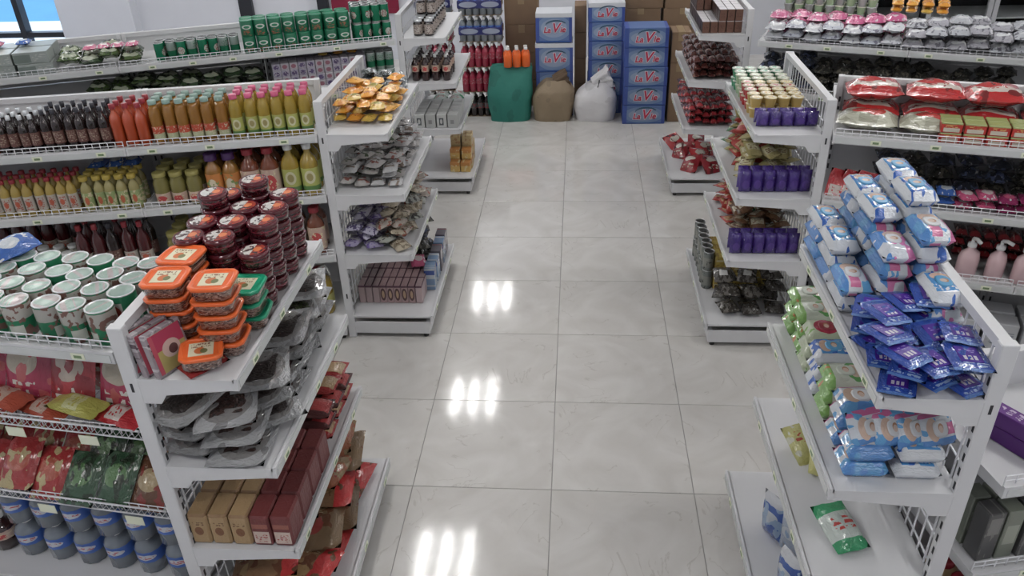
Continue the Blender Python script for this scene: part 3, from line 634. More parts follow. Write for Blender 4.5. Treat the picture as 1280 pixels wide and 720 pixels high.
bx('crate6', 'dark_pack', .13, .10, .12, pmat('dark shrink pack', (.08, .03, .06), [('spots', 5, .6, (.3, .1, .2)), ('rect', 0, 1, .75, 1, (.5, .30, .38))], 'xz', .2, coat=.5))
bx('whitepk', 'white_boxed_pack', .14, .10, .15, pmat('white boxed pack', (.58, .59, .62), [('type', 5, 9, .1, .9, .1, .7, (.25, .27, .32))], 'xz'))
bx('purplebox', 'purple_box', .05, .20, .05, pmat('purple long box', (.12, .02, .22), [('type', 5, 9, .2, .8, .1, .9, (.6, .5, .66))], 'xy'))
bx('darkbox', 'dark_grey_box', .055, .06, .19, pmat('dark grey box', (.09, .09, .09), [('rect', .15, .85, .55, .9, (.22, .22, .21)), ('spots', 5, .62, (.2, .2, .19))], 'xz', .3), pmat('grey green box', (.20, .22, .18), [('rect', .15, .85, .3, .7, (.34, .36, .3))], 'xz', .3))
bx('noodle', 'golden_pack', .13, .08, .15, pmat('golden brown pack', (.26, .16, .07), [('ell', .5, .6, .3, .25, (.45, .38, .22)), ('spots', 5, .55, (.14, .07, .03))], 'xz', .2, coat=.4), b=.02)
# flat clear boxes with a printed card
fb = MB().bbox(-.06, .06, -.011, .011, 0, .135, .002).mesh('card_box', pmat('clear box edge', (.32, .27, .30), [('spots', 6, .56, (.5, .46, .48)), ('spots', 8, .62, (.12, .08, .1))], 'xz', .1, coat=.8))
fc = MB().box(-.052, .052, -.0125, -.0112, .008, .127).mesh('printed_card', pmat('printed card', (.45, .38, .14), [('rect', 0, 1, .55, 1, (.45, .04, .10)), ('ell', .55, .5, .28, .22, (.6, .45, .4)), ('ell', .6, .46, .14, .12, (.10, .05, .05)), ('rect', 0, .12, 0, 1, (.5, .08, .12))], 'xz', .25))
kind('card', [('flat_card_box', fb), ('printed_card', fc)])
# wet wipes: soft block with a flip lid
def wipes(nm_, base, marks, lidc):
    body = MB().pouch(.20, .105, .052, 131+len(nm_), p=.10, crimp=.0, wr=.035, nx=12, ny=8).mesh('wipes_pack', pmat('wipes '+nm_, base, marks, 'xy', .2, coat=.4, bump=.3))
    flap = MB().lathe([(.030, .050), (.030, .0535), (.026, .055)], 16, sx=1.35, sy=.8, pw=3).mesh('flip_lid', pmat('wipes lid '+nm_, lidc, [('ell', .5, .55, .18, .26, (.40, .20, .10)), ('ell', .5, .46, .15, .22, (.62, .46, .38))], 'xy', .3))
    return [('wipes_pack', body), ('flip_lid', flap)]
kind('wipes',
    wipes('sky', (.07, .27, .58), [('rect', 0, .16, 0, 1, (.62, .66, .70)), ('rect', .84, 1, 0, 1, (.60, .64, .70)), ('spots', 4, .56, (.03, .12, .46)), ('spots', 5, .66, (.60, .64, .68)), ('ell', .3, .5, .14, .3, (.58, .40, .30)), ('rect', 0, 1, 0, .12, (.60, .63, .67)), ('rect', 0, 1, .88, 1, (.60, .63, .67)), ('type', 12, 5, .55, .85, .2, .8, (.70, .72, .74))], (.10, .36, .62)),
    wipes('white', (.56, .60, .65), [('rect', .0, 1, .0, .24, (.08, .24, .56)), ('rect', 0, 1, .84, 1, (.50, .12, .28)), ('spots', 4, .56, (.10, .32, .60)), ('ell', .3, .5, .17, .32, (.58, .42, .33)), ('rect', .6, .95, .3, .62, (.58, .14, .30))], (.62, .64, .66)),
    wipes('pink', (.56, .16, .36), [('rect', 0, 1, .0, .35, (.08, .24, .58)), ('spots', 3, .5, (.58, .62, .68)), ('ell', .32, .55, .16, .3, (.60, .45, .38))], (.60, .62, .66)),
    wipes('green', (.55, .60, .50), [('ell', .72, .5, .24, .42, (.12, .34, .10)), ('ell', .72, .5, .16, .3, (.58, .46, .36)), ('rect', 0, .2, 0, 1, (.22, .42, .12)), ('spots', 4, .64, (.50, .20, .08))], (.55, .60, .52)),
    wipes('cherry', (.50, .56, .40), [('ell', .5, .5, .3, .38, (.40, .02, .06)), ('spots', 4, .62, (.2, .4, .1))], (.30, .03, .05)))
# blue sachets
sb_ = bagm('blue sachet', (.02, .07, .38), [('rect', 0, 1, 0, .08, (.10, .22, .55)), ('rect', 0, 1, .92, 1, (.10, .22, .55)), ('type', 9, 10, .1, .9, .1, .22, (.3, .42, .65))], .14)
sl_ = pmat('sachet label', (.06, .015, .30), [('rect', .2, .35, .12, .4, (.60, .56, .66)), ('rect', .44, .58, .12, .4, (.60, .56, .66)), ('rect', .66, .8, .12, .4, (.60, .56, .66)), ('type', 6, 7, .15, .85, .6, .85, (.3, .2, .6))], 'xy', .2, coat=.4)
kind('sachet', *[[('blue_sachet', MB().pouch(.095, .125, .018, 140+k, p=.35, crimp=.08, wr=.14).mesh('blue_sachet', sb_)), ('printed_label', MB().box(-.026, .026, -.034, .030, .0165, .0185).mesh('printed_label', sl_))] for k in range(3)])
kind('yellowpk', bag('yellow_sponge_bag', .10, .16, .07, bagm('yellow sponge bag', (.58, .56, .22), [('type', 6, 9, .2, .8, .5, .8, (.45, .08, .05)), ('spots', 4, .6, (.66, .66, .5))], .18), 145))
kind('greenpk', bag('green_pack', .11, .17, .07, bagm('green white pack', (.50, .56, .52), [('rect', 0, 1, .72, 1, (.04, .34, .14)), ('rect', 0, 1, 0, .2, (.04, .30, .13)), ('type', 6, 9, .2, .8, .35, .6, (.5, .06, .05))], .18), 146))
kind('bluewhite', *[stand(.10, .06, .22, 150+k, bagm('blue white bag %d' % k, c, [('ell', .5, .6, .35, .14, (.55, .6, .66)), ('spots', 3, .56, (.30, .42, .60)), ('rect', 0, 1, .85, 1, (.6, .62, .66))], .15, 'xz'), 'blue_and_white_bag') for k, c in enumerate([(.05, .12, .40), (.40, .46, .56)])])
kind('redball', bottle('round_red_jar', .12, .05, mat('cream candy', (.5, .36, .2), .3, coat=.5), capr, lab_pnk, (.2, .6), nr=.7, cr=.8, shoulder=.6, ch=.2))
kind('chipcan', bottle('brown_jar', .14, .034, mat('brown jar glass', (.10, .05, .03), .1, coat=.7), caps, lab_wht, (.3, .55), nr=.8, cr=.85, shoulder=.75))

# ================================================================= PLACING
def F_alive(os_):
    out = []
    for o in os_:
        try: o.name; out.append(o)
        except ReferenceError: pass
    return out
def cap_of(z):
    ups = [t for t in TIERS if t > z+.03]
    return (ups[0]-z-.045) if ups else .26
def words_ok(t):
    n = len(t.replace(',', ' ').split()); assert n <= 16, (n, t); return t
class EndF:
    """frame on an end unit: u = distance from its near end, v = depth in from the aisle lip"""
    def __init__(s, x, y, sg): s.x, s.y, s.sg = x, y, sg; s.a = PI/2 if sg > 0 else -PI/2
    def at(s, u, v, z): return (s.x - s.sg*v, s.y+u, z)
LAY = ['bottom', 'second', 'third', 'fourth', 'fifth', 'sixth', 'seventh']
def layer_word(l, n): return '' if n == 1 else (', top layer' if l == n-1 else ', %s layer' % LAY[l])
def grid(key, F, z, u0, du, nu, v0, dv, nv, desc, cat, group, layers=1, dz=.05, var=None, rz=0, jit=.004, rj=.05, sc=1, row=True, tilt=0, skip=0, hgt=None, soft=False):
    """rows of goods. On a row shelf u counts away from the aisle; on an end unit u counts from the near end and v from the aisle"""
    end = isinstance(F, EndF); out = []
    for j in range(nv):
        for i in range(nu):
            L = layers if hgt is None else hgt(i, j)
            for l in range(L):
                if skip and l == L-1 and random.random() < skip: continue
                u = u0+i*du+random.uniform(-jit, jit); v = v0+j*dv+random.uniform(-jit, jit)
                vr = var(i, j, l) if callable(var) else var
                if end: t = f"{desc}, {ORD[i]} from near end, {ORD[j]} from aisle"
                else: t = f"{desc}, {ORD[j]} row back, {ORD[i]} from aisle" if nv > 1 else f"{desc}, {ORD[i]} from aisle"
                if hgt is not None or layers > 1: t += ', %s up' % ORD[l] if hgt is not None else layer_word(l, L)
                o = put(key, F.at(u, v, z+l*dz), (tilt+random.uniform(-rj, rj)*.3 if tilt else 0, 0, (F.a if not end else 0)+rz+random.uniform(-rj, rj)), sc, words_ok(t), cat, group, vr)
                out.append(o)
    if soft: settle(out, z, cap=cap_of(z))
    return out
def heap(key, F, z, u0, u1, nu, v0, v1, nv, layers, dz, desc, cat, group, var=None, tiltr=.35, base_rz=0, rj=.7, sc=1, shrink=.12, cap=None):
    """a loose heap: each layer offset half a step and a little smaller than the one under it"""
    end = isinstance(F, EndF); out = []
    for l in range(layers):
        k = l*shrink; cu, cv = (u0+u1)/2, (v0+v1)/2
        a0, a1 = cu-(cu-u0)*(1-k), cu+(u1-cu)*(1-k); b0, b1 = cv-(cv-v0)*(1-k), cv+(v1-cv)*(1-k)
        NU, NV = max(1, nu-(l > 0)*(l % 2)), max(1, nv-(l > 0)*(l % 2))
        for i in range(NU):
            for j in range(NV):
                u = a0+(a1-a0)*(i+.5)/NU+random.uniform(-.012, .012); v = b0+(b1-b0)*(j+.5)/NV+random.uniform(-.012, .012)
                rx = random.uniform(-tiltr, tiltr) if l else random.uniform(-.08, .08); ry = random.uniform(-tiltr, tiltr) if l else random.uniform(-.08, .08)
                lift = .04*(abs(rx)+abs(ry))
                vr = var(i, j, l) if callable(var) else var
                t = f"{desc}, {ORD[i]} {'from near end' if end else 'from aisle'}, {ORD[j]} {'from aisle' if end else 'row back'}{layer_word(l, layers)}"
                out.append(put(key, F.at(u, v, z+l*dz+lift), (rx, ry, (0 if end else F.a)+base_rz+random.uniform(-rj, rj)), sc*random.uniform(.94, 1.05), words_ok(t), cat, group, vr))
    settle(out, z, cap=cap if cap else cap_of(z))
    return out
D1, D2, D3, D4 = DEP[3], DEP[2], DEP[1], DEP[0]
Z4, Z3, Z2, Z1 = TIERS       # base, lower, middle, top
def endf(side, k, z, depth):
    if side < 0: return EndF(XL+(.016 if k == 0 else 0)+(depth-(.02 if k == 0 else 0)), LEFT_Y[k], 1)
    return EndF(XR-(.095 if k == 0 else 0)-{Z1: (.27, .315), Z2: (.34, .365), Z3: (.35, .375), Z4: (.42, .45)}[z][0 if k == 0 else 1], RIGHT_Y[k], -1)

# ---- near left end unit -------------------------------------------------
for (x, y, n, v, rz, d) in [(-1.045, -.655, 5, 0, .1, 'orange-lidded square food tub, stack beside wire back'), (-.905, -.675, 5, 0, .06, 'orange-lidded square food tub, stack nearest shelf lip'),
                            (-1.062, -.525, 5, 0, -.05, 'orange-lidded square food tub, stack before the red jars'), (-.89, -.535, 3, 1, .05, 'green-lidded square food tub')]:
    for l in range(n):
        put('tub', (x+random.uniform(-.004, .004), y+random.uniform(-.004, .004), Z1+l*.0455), (0, 0, rz+random.uniform(-.04, .04)), 1, f"{d}, {ORD[l]} up", 'food tub', 'square food tubs', v)
put('redpack', (-.945, -.765, Z1), (0, 0, .9), (.8, .8, .3), 'flat magenta and white snack pack lying beneath a single orange-lidded tub', 'snack pack', None, 0)
put('tub', (-.94, -.768, Z1+.016), (0, .05, .35), .97, 'single orange-lidded square tub on a flat pack at the near end', 'food tub', 'square food tubs', 0)
for i, (x, y, t) in enumerate([(-1.095, -.77, 'against the wire back'), (-1.058, -.775, 'in the middle'), (-1.02, -.78, 'facing out')]):
    put('card', (x, y, Z1), (R(-9), 0, R(66)), 1, f"clear flat box with magenta and yellow card, standing {t}", 'flat box', 'clear flat boxes near the end')
E1 = EndF(-.81, -.835, 1)
def jh(i, j): return (5, 5, 6, 5)[i] if j == 2 else (4, 5, 5, 5)[i] if j == 0 else (5, 5, 5, 6)[i]
grid('rjar', EndF(-.884, -.835, 1), Z1, .405, .107, 4, 0, .097, 3, 'dark red round food jar', 'food jar', 'round food jars', hgt=jh, dz=.0485, jit=.0015, sc=(.88, .88, 1))
T2 = [(.11, .13, .2, 0), (.12, .26, -.3, 1), (.25, .10, .5, 1), (.26, .24, .1, 0), (.38, .12, -.2, 0), (.40, .26, .6, 1), (.52, .11, .1, 1), (.53, .24, -.3, 2), (.66, .12, .3, 2), (.67, .25, 0, 1), (.78, .13, .2, 1)]
E2 = endf(-1, 0, Z2, D2); trays = []
for l in range(4):
    for i, (u, v, r, k) in enumerate(T2):
        if l == 3 and i not in (0, 1, 3): continue
        trays.append(put('tray', E2.at(u+random.uniform(-.015, .015), v+random.uniform(-.015, .015), Z2+l*.021), (random.uniform(-.05, .05)*(l > 0), random.uniform(-.05, .05)*(l > 0), r+random.uniform(-.2, .2)), .92,
            words_ok(f"clear vacuum pack of dark dried food, {ORD[i]} place from near end, {LAY[l]} layer"), 'food pack', 'vacuum packs on the near left end unit', k))
settle(trays, Z2, step=.003, cap=.2)
put('redpack', E2.at(.80, .2, Z2+.08), (1.1, 0, .4), .9, 'dark pack standing up at the far end of vacuum packs', 'food pack', None, 1)
E3 = endf(-1, 0, Z3, D3)
grid('kraft', E3, Z3, .07, .107, 4, .038, .0665, 5, 'upright coffee pack', 'coffee pack', 'coffee packs', var=lambda i, j, l: 1 if j < 2+(i > 1) else 0, jit=.0006, rj=.01)
grid('redpack', E3, Z3, .55, .115, 3, .09, .16, 2, 'flat red and gold pack', 'food pack', 'flat packs low on the near left end unit', soft=True, layers=3, dz=.042, jit=.006)
E4 = endf(-1, 0, Z4, D4)
heap('ricebag', E4, Z4, .02, .78, 4, .03, .40, 2, 4, .046, 'brown and red food bag', 'food bag', 'food bags on the base shelf', shrink=.02, tiltr=.12, rj=.25)
heap('goldbag', E4, Z4+.18, .46, .82, 2, .04, .26, 1, 2, .05, 'crinkled gold snack bag', 'snack bag', 'gold snack bags', tiltr=.3, rj=.4)

# ---- near left row ------------------------------------------------------
grid('can', rowL1, Z1, .055, .094, 9, .07, .088, 4, 'green-label food can', 'food can', 'food cans on the near left row', jit=.009, rj=1.5)
put('smallmix', rowL1.at(.56, .33, Z1+.117), (.1, .2, -.6), 1.3, 'blue and white packet lying on top of the food cans', 'snack pack', None, 0)
grid('chips', rowL1, Z2+.002, .13, .172, 5, .175, .11, 2, 'puffy red and white crisps bag', 'crisps bag', 'crisps bags', soft=True, tilt=1.15, jit=.004)
grid('noodlebar', rowL1, Z2+.002, .11, .135, 6, .06, .07, 1, 'long snack bag lying at front', 'snack bag', 'long snack bags at the front', soft=True, rz=PI/2-.2, var=lambda i, j, l: (2, 1, 0, 0, 0, 0)[i], layers=1, dz=.04, rj=.1)
grid('redgreen', rowL1, Z3+.002, .09, .125, 7, .09, .12, 2, 'snack bag on wire shelf', 'snack bag', 'snack bags on the wire shelf', soft=True, tilt=.7, var=lambda i, j, l: (2, 1, 1, 0, 0, 0, 0)[i], jit=.01)
for i in range(7):
    for l in range(2 if i < 6 else 1):
        put('water' if i < 6 else 'saucelab', rowL1.at(.10+i*.125, .11, Z4+l*.165), (0, 0, random.uniform(-.2, .2)), (1.55, 1.55, .72), f"clear drink bottle with blue label, {ORD[i]} from aisle, {LAY[l]} layer" if i < 6 else "dark bottle, farthest from aisle under wire shelves",
            'drink bottle', 'wide bottles on the base shelf')
grid('darkb', rowL1, Z4, .98, .085, 5, .09, .1, 2, 'dark bottle on base shelf', 'wine bottle', 'dark bottles on the base shelf')

# ---- middle left end unit -----------------------------------------------
F = endf(-1, 1, Z1, D1)
heap('orange', F, Z1, .15, .66, 6, .015, .295, 4, 4, .034, 'orange snack bag', 'snack bag', 'orange snack bags', shrink=.03, rj=.35, tiltr=.12, cap=.14)
heap('silverpk', F, Z1, .66, .86, 2, .04, .28, 4, 4, .028, 'black and silver foil pack', 'snack pack', 'foil packs behind the orange bags', shrink=.03, tiltr=.1, rj=.3, cap=.12)
F = endf(-1, 1, Z2, D2)
heap('whitebag', F, Z2, .09, .84, 8, .03, .34, 4, 4, .028, 'small white and black bag', 'snack bag', 'small white and black bags', shrink=.02, rj=.35, tiltr=.12, cap=.15)
F = endf(-1, 1, Z3, D3)
heap('lilac', F, Z3, .04, .48, 4, .17, .36, 2, 4, .032, 'lilac printed bag', 'snack bag', 'lilac bags', shrink=.04, tiltr=.3, base_rz=.4)
heap('beige', F, Z3, .03, .82, 7, .02, .19, 2, 3, .031, 'beige printed bag', 'snack bag', 'beige bags', shrink=.04)
heap('beige', F, Z3, .48, .86, 3, .19, .35, 2, 3, .031, 'beige bag near wire back', 'snack bag', 'beige bags by the wire back', shrink=.04)
F = endf(-1, 1, Z4, D4)
grid('pinkbox', F, Z4, .19, .105, 3, .085, .0405, 9, 'small pink and dark box', 'box', 'small pink boxes', var=lambda i, j, l: 1 if j > 5 or j == 0 else 0, jit=.0004, rj=.005)
heap('darkpk', F, Z4, .50, .86, 3, .10, .42, 3, 3, .045, 'dark blue snack pack', 'snack pack', 'dark blue packs on the base shelf', shrink=.03, tiltr=.2)
grid('bluebox', F, Z4, .33, .11, 5, .045, .05, 1, 'tall pack along the lip', 'box', 'tall packs along the lip', var=lambda i, j, l: (0, 0, 1, 0, 1)[i], rj=.1)
put('smallmix', F.at(.40, .13, Z4+.115), (.1, .1, .3), 1.1, 'small red and yellow packet lying on the pink boxes', 'snack pack', None, 1)

# ---- middle left row ----------------------------------------------------
g = 'goods on the top shelf of middle left row'
grid('oil', rowL2, Z1, .045, .064, 6, .05, .066, 3, 'yellow oil bottle with pink cap', 'oil bottle', 'yellow oil bottles')
grid('oilg', rowL2, Z1, .44, .060, 6, .05, .062, 3, 'amber oil bottle with grey cap', 'oil bottle', 'amber oil bottles')
grid('chili', rowL2, Z1, .81, .058, 3, .05, .062, 3, 'orange-red chili sauce bottle', 'sauce bottle', 'orange chili bottles')
grid('soyd', rowL2, Z1, .985, .052, 6, .05, .062, 3, 'tall dark sauce bottle, black cap', 'sauce bottle', 'tall dark sauce bottles')
grid('soy', rowL2, Z1, 1.30, .050, 4, .05, .062, 3, 'dark sauce bottle, silver cap', 'sauce bottle', 'dark sauce bottles')
grid('fish', rowL2, Z1, 1.50, .047, 5, .05, .055, 4, 'short brown sauce bottle', 'sauce bottle', 'short brown sauce bottles')
put('jarw', rowL2.at(1.78, .08, Z1), (0, 0, 0), 1, 'small dark jar beside the dark shrink-wrapped pack', 'sauce jar', None)
put('crate6', rowL2.at(1.89, .08, Z1), (0, 0, rowL2.a), 1, 'dark purple shrink-wrapped pack with pink tops on top shelf', 'shrink pack', None)
for i in range(3): put('whitepk', rowL2.at(2.06+i*.16, .33, Z1), (0, 0, rowL2.a), 1, f"white boxed pack on top shelf, {ORD[i]} from the dark purple pack", 'box', 'white boxed packs')
grid('bigoil', rowL2, Z2, .07, .092, 2, .06, .10, 3, 'pale oil jar, yellow label', 'oil jar', 'pale oil jars')
grid('bigred', rowL2, Z2, .26, .098, 2, .06, .10, 3, 'red-capped sauce jar with pink label', 'sauce jar', 'red-capped jars')
grid('bigpur', rowL2, Z2, .455, .088, 2, .06, .10, 3, 'purple-capped jar with orange label', 'sauce jar', 'purple-capped jars')
grid('olive', rowL2, Z2, .64, .08, 3, .06, .085, 3, 'olive pickle jar', 'pickle jar', 'olive pickle jars', layers=1)
grid('yelc', rowL2, Z2, .93, .056, 5, .05, .06, 3, 'short mustard-capped bottle', 'sauce bottle', 'short mustard bottles')
grid('yelb', rowL2, Z2, 1.22, .053, 9, .05, .058, 3, 'yellow bottle with red cap', 'sauce bottle', 'yellow bottles with red caps')
grid('fish', rowL2, Z2, 1.71, .05, 9, .05, .055, 3, 'brown sauce bottle on middle shelf', 'sauce bottle', 'brown sauce bottles on the middle shelf')
grid('smallmix', rowL2, Z2+.17, .95, .085, 3, .2, .1, 1, 'blue packet on the mustard bottles', 'snack pack', 'blue packets', var=0, layers=1)
grid('bigred', rowL2, Z3, .09, .11, 3, .07, .11, 2, 'dark red sauce jar on lower shelf', 'sauce jar', 'sauce jars on the lower shelf')
grid('olive', rowL2, Z3, .45, .088, 5, .06, .09, 3, 'olive pickle jar on lower shelf', 'pickle jar', 'olive jars on the lower shelf', layers=1, sc=1.1)
grid('darkb', rowL2, Z3, .96, .075, 5, .06, .09, 2, 'dark bottle on lower shelf', 'wine bottle', 'dark bottles on the lower shelf')
grid('whtjar', rowL2, Z3, 1.35, .072, 4, .05, .09, 2, 'creamy white jar', 'spice jar', 'creamy white jars')
grid('redjar', rowL2, Z3, 1.65, .065, 5, .05, .09, 2, 'red spice jar with pale lid', 'spice jar', 'red spice jars')
grid('darkb', rowL2, Z3, 1.36, .075, 9, .27, .09, 1, 'dark bottle behind the jars', 'wine bottle', 'dark bottles behind the jars')
for i in range(3): put('jug', rowL2.at(.12+i*.145, .10, Z4), (0, 0, rowL2.a), 1, f"large yellow oil jug on base shelf, {ORD[i]} from aisle", 'oil jug', 'large oil jugs')

# ---- far left end unit --------------------------------------------------
F = endf(-1, 2, Z1, D1)
grid('jarw', F, Z1, .10, .085, 8, .12, .078, 2, 'dark jar with pale label', 'sauce jar', 'dark jars with pale labels', layers=1)
grid('jarw', F, Z1+.112, .27, .085, 6, .12, .078, 2, 'dark jar stacked on others', 'sauce jar', 'stacked dark jars')
F = endf(-1, 2, Z2, D2)
grid('saucelab', F, Z2, .10, .07, 5, .07, .075, 4, 'dark bottle with pink label', 'drink bottle', 'dark bottles with pink labels', sc=.88)
F = endf(-1, 2, Z3, D3)
grid('whitebox', F, Z3, .07, .08, 5, .05, .082, 4, 'white box with dark print', 'box', 'white boxes', layers=1, var=lambda i, j, l: (1, 0, 1, 0)[j], rj=.02, jit=.001)
grid('greenpk', F, Z3, .60, .12, 2, .1, .13, 2, 'pale green pack', 'box', 'pale green packs at the far end')
F = endf(-1, 2, Z4, D4)
grid('yellowbox', F, Z4, .14, .068, 5, .06, .085, 2, 'yellow tea box', 'box', 'yellow tea boxes', hgt=lambda i, j: (1, 2, 3, 3, 2)[i], dz=.081, rj=.04)

# ---- far left row -------------------------------------------------------
grid('tallcan', rowL3, Z1, .05, .066, 4, .05, .066, 3, 'green and silver drink can', 'drink can', 'drink cans in two layers', layers=2, dz=.121, rj=2, var=0)
grid('tin', rowL3, Z1, .34, .09, 8, .06, .09, 2, 'round green tin', 'tin', 'round green tins', layers=2, dz=.106, rj=.1)
grid('tallcan', rowL3, Z1, 1.07, .066, 8, .06, .068, 2, 'green can on top shelf', 'drink can', 'single green cans', rj=2)
grid('darkgr', rowL3, Z1, 1.72, .12, 4, .09, .12, 2, 'dark green bag on top shelf', 'snack pack', 'dark green bags on the top shelf', soft=True)
grid('smallmix', rowL3, Z1+.10, 1.70, .085, 4, .12, .1, 1, 'red packet on dark green bags', 'snack pack', 'red packets', var=1)
grid('clearbox', rowL3, Z1, 2.28, .215, 6, .1, .18, 2, 'grey lidded box on top shelf', 'box', 'grey lidded boxes', layers=2, dz=.0715)
grid('smallmix', rowL3, Z1+.144, 2.35, .16, 6, .25, .1, 1, 'bright packet on grey boxes', 'snack pack', 'bright packets on the boxes')
grid('lilaccup', rowL3, Z2, .25, .058, 11, .05, .06, 3, 'small lilac box', 'box', 'small lilac boxes', layers=5, dz=.0465, rj=.01, jit=.0005)
grid('orange', rowL3, Z2+.236, .30, .1, 3, .12, .1, 1, 'orange packet on lilac boxes', 'snack pack', 'orange packets on the boxes')
grid('tallcan', rowL3, Z2, .05, .066, 3, .05, .066, 2, 'silver green can, middle shelf', 'drink can', 'cans on the middle shelf', layers=2, dz=.121, var=1)
heap('darkgr', rowL3, Z2, .90, 2.05, 8, .03, .36, 2, 3, .062, 'dark green leafy pack', 'snack pack', 'dark green packs', shrink=.01, tiltr=.12, rj=.2)
grid('palegr', rowL3, Z2, 2.12, .10, 5, .06, .1, 2, 'pale green standing pack', 'food pack', 'pale green packs')
grid('redgreen', rowL3, Z2, 2.66, .13, 5, .08, .1, 2, 'red and brown snack bag', 'snack bag', 'red bags, middle shelf', soft=True, var=0, tilt=.5)

# ---- middle right end unit ----------------------------------------------
F = endf(1, 1, Z1, D1)
grid('purple', F, Z1, .13, .054, 2, .045, .0575, 5, 'purple bag', 'snack bag', 'purple bags on the top shelf', sc=(1, 1, .62), rz=PI, jit=.001, rj=.04)
cv = {0: 3, 1: 3, 2: 3, 3: 2, 4: 3, 5: 1, 6: 1, 7: 0, 8: 0}
grid('cup', F, Z1, .27, .066, 9, .035, .066, 4, 'foil-lidded dessert cup', 'dessert cup', 'foil-lidded dessert cups', layers=2, dz=.0505, var=lambda i, j, l: 2 if (j == 0 and 1 < i < 5) else cv[i], jit=.003)
F = endf(1, 1, Z2, D2)
grid('purple', F, Z2, .09, .056, 2, .04, .0575, 6, 'purple bag, middle shelf', 'snack bag', 'purple bags on the middle shelf', rz=PI, jit=.001, rj=.04)
heap('creambag', F, Z2, .19, .80, 6, .03, .33, 3, 5, .028, 'small cream and gold pack', 'snack pack', 'small cream packs, middle shelf', var=lambda i, j, l: (0, 0, 2, 2, 0, 3)[i] if j == 0 else (0, 0, 2, 0, 3, 3)[i], shrink=.03)
F = endf(1, 1, Z3, D3)
grid('purple', F, Z3, .09, .056, 2, .04, .0575, 6, 'purple bag, lower shelf', 'snack bag', 'purple bags on the lower shelf', rz=PI, jit=.001, rj=.04)
heap('creambag', F, Z3, .19, .80, 6, .03, .33, 3, 5, .028, 'small brown and cream pack', 'snack pack', 'small packs, lower shelf', var=lambda i, j, l: 2 if (j == 0 and i > 1) else 1 if i < 3 else 3, shrink=.03)
F = endf(1, 1, Z4, D4)
nuts = heap('greybagp', F, Z4, .08, .32, 2, .06, .42, 3, 3, .042, 'dark clear nut bag', 'nut bag', 'dark nut bags on the base shelf', shrink=.03, tiltr=.12, rj=.3)
nuts = [o for o in F_alive(nuts)]
for i, (v, w_) in enumerate([(.09, 'closest to aisle'), (.22, 'in the middle'), (.34, 'closest to wire back')]):
    nuts.append(put('greybag', F.at(.20, v, Z4+.165), (.18, 0, random.uniform(-.3, .3)), .95, f"dark nut bag with white tag on top of heap, {w_}", 'nut bag', 'nut bags with a white tag', 0))
settle(nuts, Z4)
grid('yelpk', F, Z4, .40, .052, 5, .105, .052, 6, 'small yellow box', 'box', 'small yellow boxes', layers=4, dz=.0512, jit=.0003, rj=.01)
grid('greycan', F, Z4, .40, .064, 7, .045, .07, 1, 'grey silver can along lip', 'drink can', 'grey cans along the lip', layers=2, dz=.1165)

# ---- far right end unit -------------------------------------------------
F = endf(1, 2, Z1, D1)
grid('browncarton', F, Z1, .09, .089, 8, .035, .0535, 5, 'brown drink carton', 'drink carton', 'brown drink cartons', hgt=lambda i, j: 2 if i > 3 or j > 1 else 1, dz=.078, jit=.0005, rj=.01)
F = endf(1, 2, Z2, D2)
grid('roll', F, Z2, .12, .16, 5, .05, .053, 6, 'dark brown snack roll', 'snack roll', 'dark brown rolls', soft=True, layers=3, dz=.042, jit=.003)
F = endf(1, 2, Z3, D3)
grid('rollred', F, Z3, .12, .16, 5, .05, .053, 6, 'dark red snack roll', 'snack roll', 'dark red rolls', soft=True, layers=3, dz=.042, jit=.003)
F = endf(1, 2, Z4, D4)
for i, (u, v, r, t) in enumerate([(.20, .30, .3, 'nearest, by the upright'), (.22, .18, -.5, 'nearest, in the middle'), (.36, .24, .4, 'second from near end'), (.50, .14, -.4, 'near the lip, middle'), (.52, .3, .2, 'against wire back, middle'), (.68, .10, .5, 'near the lip, far end'), (.70, .26, 0, 'against wire back, far end')]):
    put('redbag', F.at(u, v, Z4+.002), (.45, .2*(-1)**i, r), 1.05, f"shiny red bag on base shelf, {t}", 'snack bag', 'shiny red bags')

# ---- middle right row ---------------------------------------------------
grid('palebag', rowR2, Z1, .14, .27, 2, .14, .2, 1, 'pale bag at front, top shelf', 'food bag', 'pale bags, top shelf', layers=1, rj=.1, var=0)
grid('bigred_n', rowR2, Z1, .16, .265, 2, .30, .2, 1, 'large red noodle bag', 'noodle bag', 'large red noodle bags', soft=True, layers=3, dz=.085, rj=.1)
grid('smallred', rowR2, Z1, .48, .092, 5, .05, .065, 2, 'small red box', 'box', 'small red boxes', layers=2, dz=.046, rj=.02, jit=.001)
grid('bigred_n', rowR2, Z1, .66, .265, 2, .29, .2, 1, 'large red bag behind small boxes', 'noodle bag', 'red bags behind the boxes', soft=True, layers=3, dz=.085, rj=.1)
grid('palebag', rowR2, Z1, 1.02, .27, 2, .12, .2, 2, 'yellow-green bag, top shelf', 'food bag', 'yellow-green bags', soft=True, layers=2, dz=.08, rj=.1, var=1)
for i in range(3): put('noodlebar', rowR2.at(.05+i*.06, .12, Z2), (1.25, .25, rowR2.a+.3), 1.1, f"red and white standing bag, {ORD[i]} from aisle upright", 'snack bag', 'red and white standing bags', 2)
grid('smallmix', rowR2, Z2, .36, .085, 7, .08, .09, 1, 'small bright pack on middle shelf', 'snack pack', 'small bright packs', soft=True, layers=2, dz=.033, rj=.3, var=lambda i, j, l: (3, 0, 0, 1, 1, 2, 2)[i])
grid('bwpack', rowR2, Z2, .98, .085, 5, .07, .09, 3, 'black and white pack', 'snack pack', 'black and white packs', soft=True, layers=4, dz=.033, rj=.3)
grid('darkpk', rowR2, Z2, .28, .12, 6, .28, .12, 1, 'dark pack at shelf back', 'snack pack', 'dark packs at the back', soft=True, layers=3, dz=.045, rj=.3)
